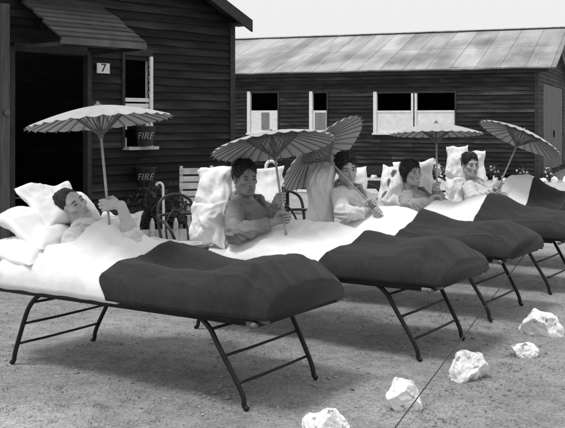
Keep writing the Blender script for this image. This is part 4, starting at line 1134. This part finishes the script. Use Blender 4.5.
# ---- flower bed, shrubs, pale slatted seat by the near hut
fb = px(163, 236, 12.2)
ed = thing('bed_edging', 'low white timber edging with two stub posts by the near hut', 'edging', (fb.x, 12.2, 0), .18)
mb = MB(); mb.box((-.42, -.03, .02), (.75, .03, .17)); mb.build('rail', M_WDIRTY, ed)
for x in (-.14, .16):
    mb = MB(); mb.lathe([(.035, 0), (.035, .2), (.03, .26), (.012, .32), (.001, .325)], 12, Matrix.Translation((x, -.055, 0))); mb.build('post', M_WDIRTY, ed)
def shrub(p, h, w, n, seed, label, cat='shrub', flowers=0):
    rn = random.Random(seed); root = thing('leafy_shrub' if not flowers else 'flowering_plant', label, cat, (p.x, p.y, 0))
    mb = MB(); tips = []
    for k in range(9):
        a = rn.uniform(0, 6.28); rr = rn.uniform(.2, 1)*w/2; hh = h*rn.uniform(.55, 1)
        pts = smooth_curve([(0, 0, 0), (math.cos(a)*rr*.4, math.sin(a)*rr*.4, hh*.5), (math.cos(a)*rr, math.sin(a)*rr, hh)], 4)
        mb.tube(pts, [.008 - .0006*q for q in range(len(pts))], 5); tips += pts[3:]
    mb.build('stem', M_STEM, root)
    vs = []; fs = []
    for k in range(n):
        c = rn.choice(tips) + Vector((rn.gauss(0, .05), rn.gauss(0, .05), rn.gauss(0, .05)))
        d = Vector((rn.gauss(0, 1), rn.gauss(0, 1), rn.gauss(.2, .7))).normalized(); s = d.cross(Vector((rn.gauss(0, 1), rn.gauss(0, 1), rn.gauss(0, 1)))).normalized()
        L_ = rn.uniform(.04, .085); W_ = L_*.3; b0 = len(vs); nrm = d.cross(s)
        vs += [c, c + d*L_*.5 + s*W_ + nrm*.006, c + d*L_, c + d*L_*.5 - s*W_ + nrm*.006]; fs += [(b0, b0+1, b0+2), (b0, b0+2, b0+3)]
    obj_from('foliage', vs, fs, M_LEAF, root)
    if flowers:
        mb = MB()
        for k in range(flowers):
            c = rn.choice(tips) + Vector((rn.gauss(0, .05), rn.gauss(0, .05), rn.gauss(.02, .04)))
            for q in range(5):
                a = 6.28*q/5; e = Vector((math.cos(a), -.3, math.sin(a))); s = Vector((-math.sin(a), 0, math.cos(a)))
                mb.add([c, c + e*.02 + s*.012, c + e*.034, c + e*.02 - s*.012], [(0, 1, 2, 3)])
        mb.build('blossom', M_FLOWER, root)
    return root
shrub(px(152, 0, 12.45), .72, .5, 700, 1, 'dark leafy shrub behind the white edging, at the near hut wall, left one')
shrub(px(168, 0, 12.5), .62, .42, 600, 2, 'dark leafy shrub behind the white edging, close to the white crooked stick')
st_ = px(191, 0, 12.6)
ss = thing('slatted_seat', 'whitewashed slatted garden seat against the near hut, half hidden by a tall pillow', 'seat', (st_.x, 12.6, 0), math.atan2(-LN.x, LN.y)*0 + .35)
mb = MB()
for k in range(6): mb.box((-.12, .14, .36 + k*.098), (.36, .16, .36 + k*.098 + .07 + .01*(k % 2)))
mb.build('backrest', M_WDIRTY, ss)
mb = MB()
for k in range(4): mb.box((-.12, -.26 + k*.1, .33), (.36, -.26 + k*.1 + .08, .35))
mb.build('seat', M_WDIRTY, ss)
for x in (-.09, .33):
    for y, h in ((.175, .96), (-.24, .33)):
        mb = MB(); mb.box((x - .02, y - .014, 0), (x + .02, y + .014, h)); mb.build('leg', M_WDIRTY, ss)
def crook(p0, p1, bendv, r, label):
    p0, p1 = Vector(p0), Vector(p1); ax_ = (p1 - p0).normalized(); b_ = Vector(bendv)
    pts = [p0, p0 + (p1 - p0)*.5, p1] + [p1 + ax_*math.sin(q*.35)*.055 + b_*(1 - math.cos(q*.35))*.055 for q in range(1, 9)]
    mb = MB(); mb.tube(pts, r, 10); o = mb.build('walking_stick', M_WPAINT, None, True); return tag(o, label, 'stick')
crook((px(164, 0, 12.05).x, 12.05, 0.0), px(163, 187, 12.05), (-.8, 0, 0), .017, 'white crook-handled stick standing in the shrubs by the near hut')
crook((px(267, 0, 8.7).x, 8.72, 0.0), px(266, 167, 8.7), (.9, 0, 0), .016, 'white crook-handled stick behind the head of the man in the dark grey shirt')
# flowers held up beside the dark haired patient
vp = px(430, 0, 10.3)
fv = thing('flower_stand', 'tall stand with a vase of white flowers right of the dark haired patient', 'flower stand', (vp.x, vp.y, 0))
mb = MB(); mb.lathe([(.001, .72), (.13, .72), (.13, .74), (.001, .74)], 20); mb.tube([(0, 0, .72), (0, 0, .03)], .018, 8); mb.lathe([(.12, .0), (.12, .02), (.03, .04), (.001, .05)], 16); mb.build('stand', M_WOOD, fv)
mb = MB(); mb.lathe([(.001, .742), (.04, .742), (.05, .79), (.03, .86), (.038, .88), (.03, .88), (.001, .8)], 16); mb.build('vase', M_CHINA, fv, True)
rn = random.Random(12); mb = MB(); lf = MB()
for k in range(16):
    a = rn.uniform(0, 6.28); rr = rn.uniform(.02, .13); c = Vector((rr*math.cos(a), rr*math.sin(a), rn.uniform(.93, 1.14)))
    lf.tube([(0, 0, .86), c*.5 + Vector((0, 0, .47)), c], .003, 5)
    for q in range(7):
        t_ = 6.28*q/7; e = Vector((math.cos(t_), -.4, math.sin(t_))); s = Vector((-math.sin(t_), 0, math.cos(t_)))
        mb.add([c, c + e*.02 + s*.013, c + e*.04, c + e*.02 - s*.013], [(0, 1, 2, 3)])
    for q in range(6):
        d = Vector((rn.gauss(0, 1), rn.gauss(0, 1), rn.gauss(0, .6))).normalized(); s = d.cross(Vector((0, 0, 1))).normalized(); p_ = c*.8 + Vector((0, 0, .15))
        lf.add([p_, p_ + d*.04 + s*.014, p_ + d*.08, p_ + d*.04 - s*.014], [(0, 1, 2, 3)])
mb.build('blossom', M_FLOWER, fv); lf.build('foliage', M_LEAF, fv)

# ---- path and white edging stones before the far hut
vs = []; fs = []; n = 70
for k in range(n + 1):
    s = -9 + 30*k/n; e0 = .6 + .25*nz((s, 0, 0), .7); e1 = 6.2 + .5*nz((s, 5, 0), .6)
    for o_ in (e0, e1):
        q = FO + FD*s + FN*o_; vs.append((q.x, q.y, .004))
for k in range(n): fs.append((2*k, 2*k+1, 2*k+3, 2*k+2))
pa = obj_from('path', vs, fs, M_PATH); pa['kind'] = 'structure'

def rock(p, size, seed, label, group, rz=0.0, sub=4, rough=1.0, m=M_ROCK):
    bm = bmesh.new(); bmesh.ops.create_icosphere(bm, subdivisions=sub, radius=1.0); rn = random.Random(seed)
    planes = [(Vector((rn.gauss(0, 1), rn.gauss(0, 1), rn.gauss(.2, .8))).normalized(), rn.uniform(.55, .92)) for _ in range(12)]
    for v in bm.verts:
        d = v.co.normalized(); q = d.copy()
        for n_, k in planes:
            t_ = q.dot(n_)
            if t_ > k: q -= n_*(t_ - k)*.97
        q *= 1 + rough*(.20*noise.noise(d*1.3 + Vector((seed, 0, 0))) + .06*noise.noise(d*3.1 + Vector((0, seed, 0))) - .07*max(0, 1 - 4*abs(noise.noise(d*1.7 + Vector((seed, seed, 0))))) + .03*noise.noise(d*8 + Vector((0, 0, seed))) + .010*noise.noise(d*20))
        v.co = Vector((q.x*size[0], q.y*size[1], max(q.z, -.55)*size[2]))
    bm.verts.ensure_lookup_table(); zmin = min(v.co.z for v in bm.verts)
    for v in bm.verts: v.co.z -= zmin + size[2]*.14
    me = bpy.data.meshes.new('white_rock'); bm.to_mesh(me); bm.free(); me.materials.append(m)
    o = bpy.data.objects.new('white_rock', me); COL.objects.link(o); o.location = p; o.rotation_euler = (0, 0, rz)
    return tag(o, label, 'rock', group)
def gz(x, y): return EYE*F_PX/(y - HY)
for (x, y, sz, sd, rz, lab) in (
        (328, 447, (.12, .12, .13), 3, .3, 'white rock cut off by the bottom edge of the picture'),
        (407, 410, (.115, .10, .125), 14, .8, 'whitewashed rock crossed by the dark guy rope'),
        (467, 379, (.15, .13, .14), 8, 1.4, 'rounded whitewashed rock under the foot of the second bed, right of the rope'),
        (525, 357, (.10, .08, .07), 21, .2, 'smallest flat whitewashed rock, just below the broad one'),
        (542, 335, (.19, .15, .145), 5, 2.2, 'broad pitted whitewashed rock at the right edge')):
    Zr = gz(x, y); p = px(x, y, Zr); rock(Vector((p.x, p.y + .05, 0)), sz, sd, lab, 'whitewashed rocks along the ground', rz, 5)
rn = random.Random(44); 
for k in range(26):
    s = -3.2 + k*.30 + rn.uniform(-.06, .06); q = FO + FD*s + FN*(.55 + rn.uniform(-.12, .12)); w = rn.uniform(.09, .16)
    rock(Vector((q.x, q.y, .0)), (w, w*.8, w*rn.uniform(.7, 1.0)), 100 + k, 'small white stone edging the flower bed along the far hut', 'white edging stones by the far hut', rn.uniform(0, 3), 2)
for k in range(9):
    s = -2.6 + k*.72 + rn.uniform(-.1, .1); q = FO + FD*s + FN*(.28)
    shrub(Vector((q.x, q.y, 0)), rn.uniform(.28, .42), .5, 130, 60 + k, 'low white flowering plant at the foot of the far hut', 'plant', 10)['group'] = 'flowering plants by the far hut'

# ---- guy rope from a peg near the camera to the far hut
peg = px(377, 452, EYE*F_PX/(452 - HY)); end = px(640, 99, 20.0)
qd = (end - peg)
# anchor on the right-hand wall of the far hut: follow the line until it meets it
b0 = Vector((FO.x, FO.y)); den = qd.x*SN.x + qd.y*SN.y
gr = thing('guy_rope', 'thin dark guy rope rising across the white rocks to the right', 'rope', (peg.x, peg.y, 0))
end2 = peg + qd
mid_ = (peg + end2)/2 - Vector((0, 0, .012))
mb = MB(); mb.tube([q - Vector((peg.x, peg.y, 0)) for q in smooth_curve([peg, mid_, end2], 12)], .0036, 6); mb.build('rope', M_ROPE, gr)
mb = MB(); mb.tube([(-.03, .03, .05), (.02, -.02, -.10)], .014, 8); mb.build('peg', M_WOOD, gr)
mb = MB(); mb.tube([(end2.x - peg.x, end2.y - peg.y, -.05), (end2.x - peg.x, end2.y - peg.y, end2.z + .25)], .05, 10); mb.build('pole', M_WOOD, gr)

# ---- loose gravel and dry tufts on the trodden ground
def scatter():
    rn = random.Random(9); vs = []; fs = []
    for k in range(9000):
        Z = 3.9 + 9*rn.random()**1.7; x = rn.uniform(-.36, .36)*Z + .05*Z*0; s = rn.choice([.0025, .003, .004, .004, .005, .007])*rn.uniform(.7, 1.3)
        b0 = len(vs); c = Vector((x, Z, s*.2))
        for d in ((1,0,0),(-1,0,0),(0,1,0),(0,-1,0),(0,0,.7),(0,0,-.5)):
            vs.append(c + Vector(d)*s*rn.uniform(.7, 1.3))
        for a, b_, c_ in ((0,2,4),(2,1,4),(1,3,4),(3,0,4)): fs.append((b0+a, b0+b_, b0+c_))
    o = obj_from('gravel', vs, fs, M_PEB); tag(o, 'loose gravel scattered over the trodden earth', 'gravel', None, 'stuff')
    vs = []; fs = []
    k = 0
    while k < 5200:
        Z = 4.0 + 7*rn.random()**1.6; x = rn.uniform(-.34, .34)*Z
        dens = .35 + .9*noise.noise(Vector((x*1.1, Z*1.1, 8))) + (.25 if x > .35 and Z < 8 else -.1)
        k += 1
        if rn.random() > dens: continue
        s = rn.choice([.005, .006, .008, .010, .014])*rn.uniform(.7, 1.3); b0 = len(vs); c = Vector((x, Z, s*.12)); m_ = 6; a0 = rn.uniform(0, 6)
        for q in range(m_): a = a0 + 6.283*q/m_; rr = s*rn.uniform(.7, 1.25); vs.append(c + Vector((math.cos(a)*rr, math.sin(a)*rr, -s*.2)))
        for q in range(m_): a = a0 + 6.283*q/m_; rr = s*rn.uniform(.35, .75); vs.append(c + Vector((math.cos(a)*rr, math.sin(a)*rr, s*rn.uniform(.3, .6))))
        for q in range(m_): fs.append((b0+q, b0+(q+1) % m_, b0+m_+(q+1) % m_, b0+m_+q))
        fs.append(tuple(b0+m_+q for q in range(m_)))
    o = obj_from('dirt', vs, fs, M_GROUND); tag(o, 'small clods of dry dirt on the trodden earth', 'dirt', None, 'stuff')
    vs = []; fs = []
    cl = [(rn.uniform(-.36, .36), 4.2 + 7*rn.random()**1.5) for _ in range(420)]
    for (kx, Z) in cl:
        if noise.noise(Vector((kx*Z*1.3, Z*1.3, 4))) < -.05: continue
        for q in range(rn.randint(5, 16)):
            c = Vector((kx*Z + rn.gauss(0, .025), Z + rn.gauss(0, .03), -.002)); a = rn.uniform(0, 6.28); h = rn.uniform(.006, .02); l = rn.uniform(.008, .03)
            d = Vector((math.cos(a)*l, math.sin(a)*l, h)); s = Vector((-math.sin(a), math.cos(a), 0))*.0022; b0 = len(vs)
            vs += [c - s, c + s, c + d]; fs.append((b0, b0+1, b0+2))
    o = obj_from('grass', vs, fs, M_TUFT); tag(o, 'sparse short dry grass on the trodden earth', 'grass', None, 'stuff')
scatter()
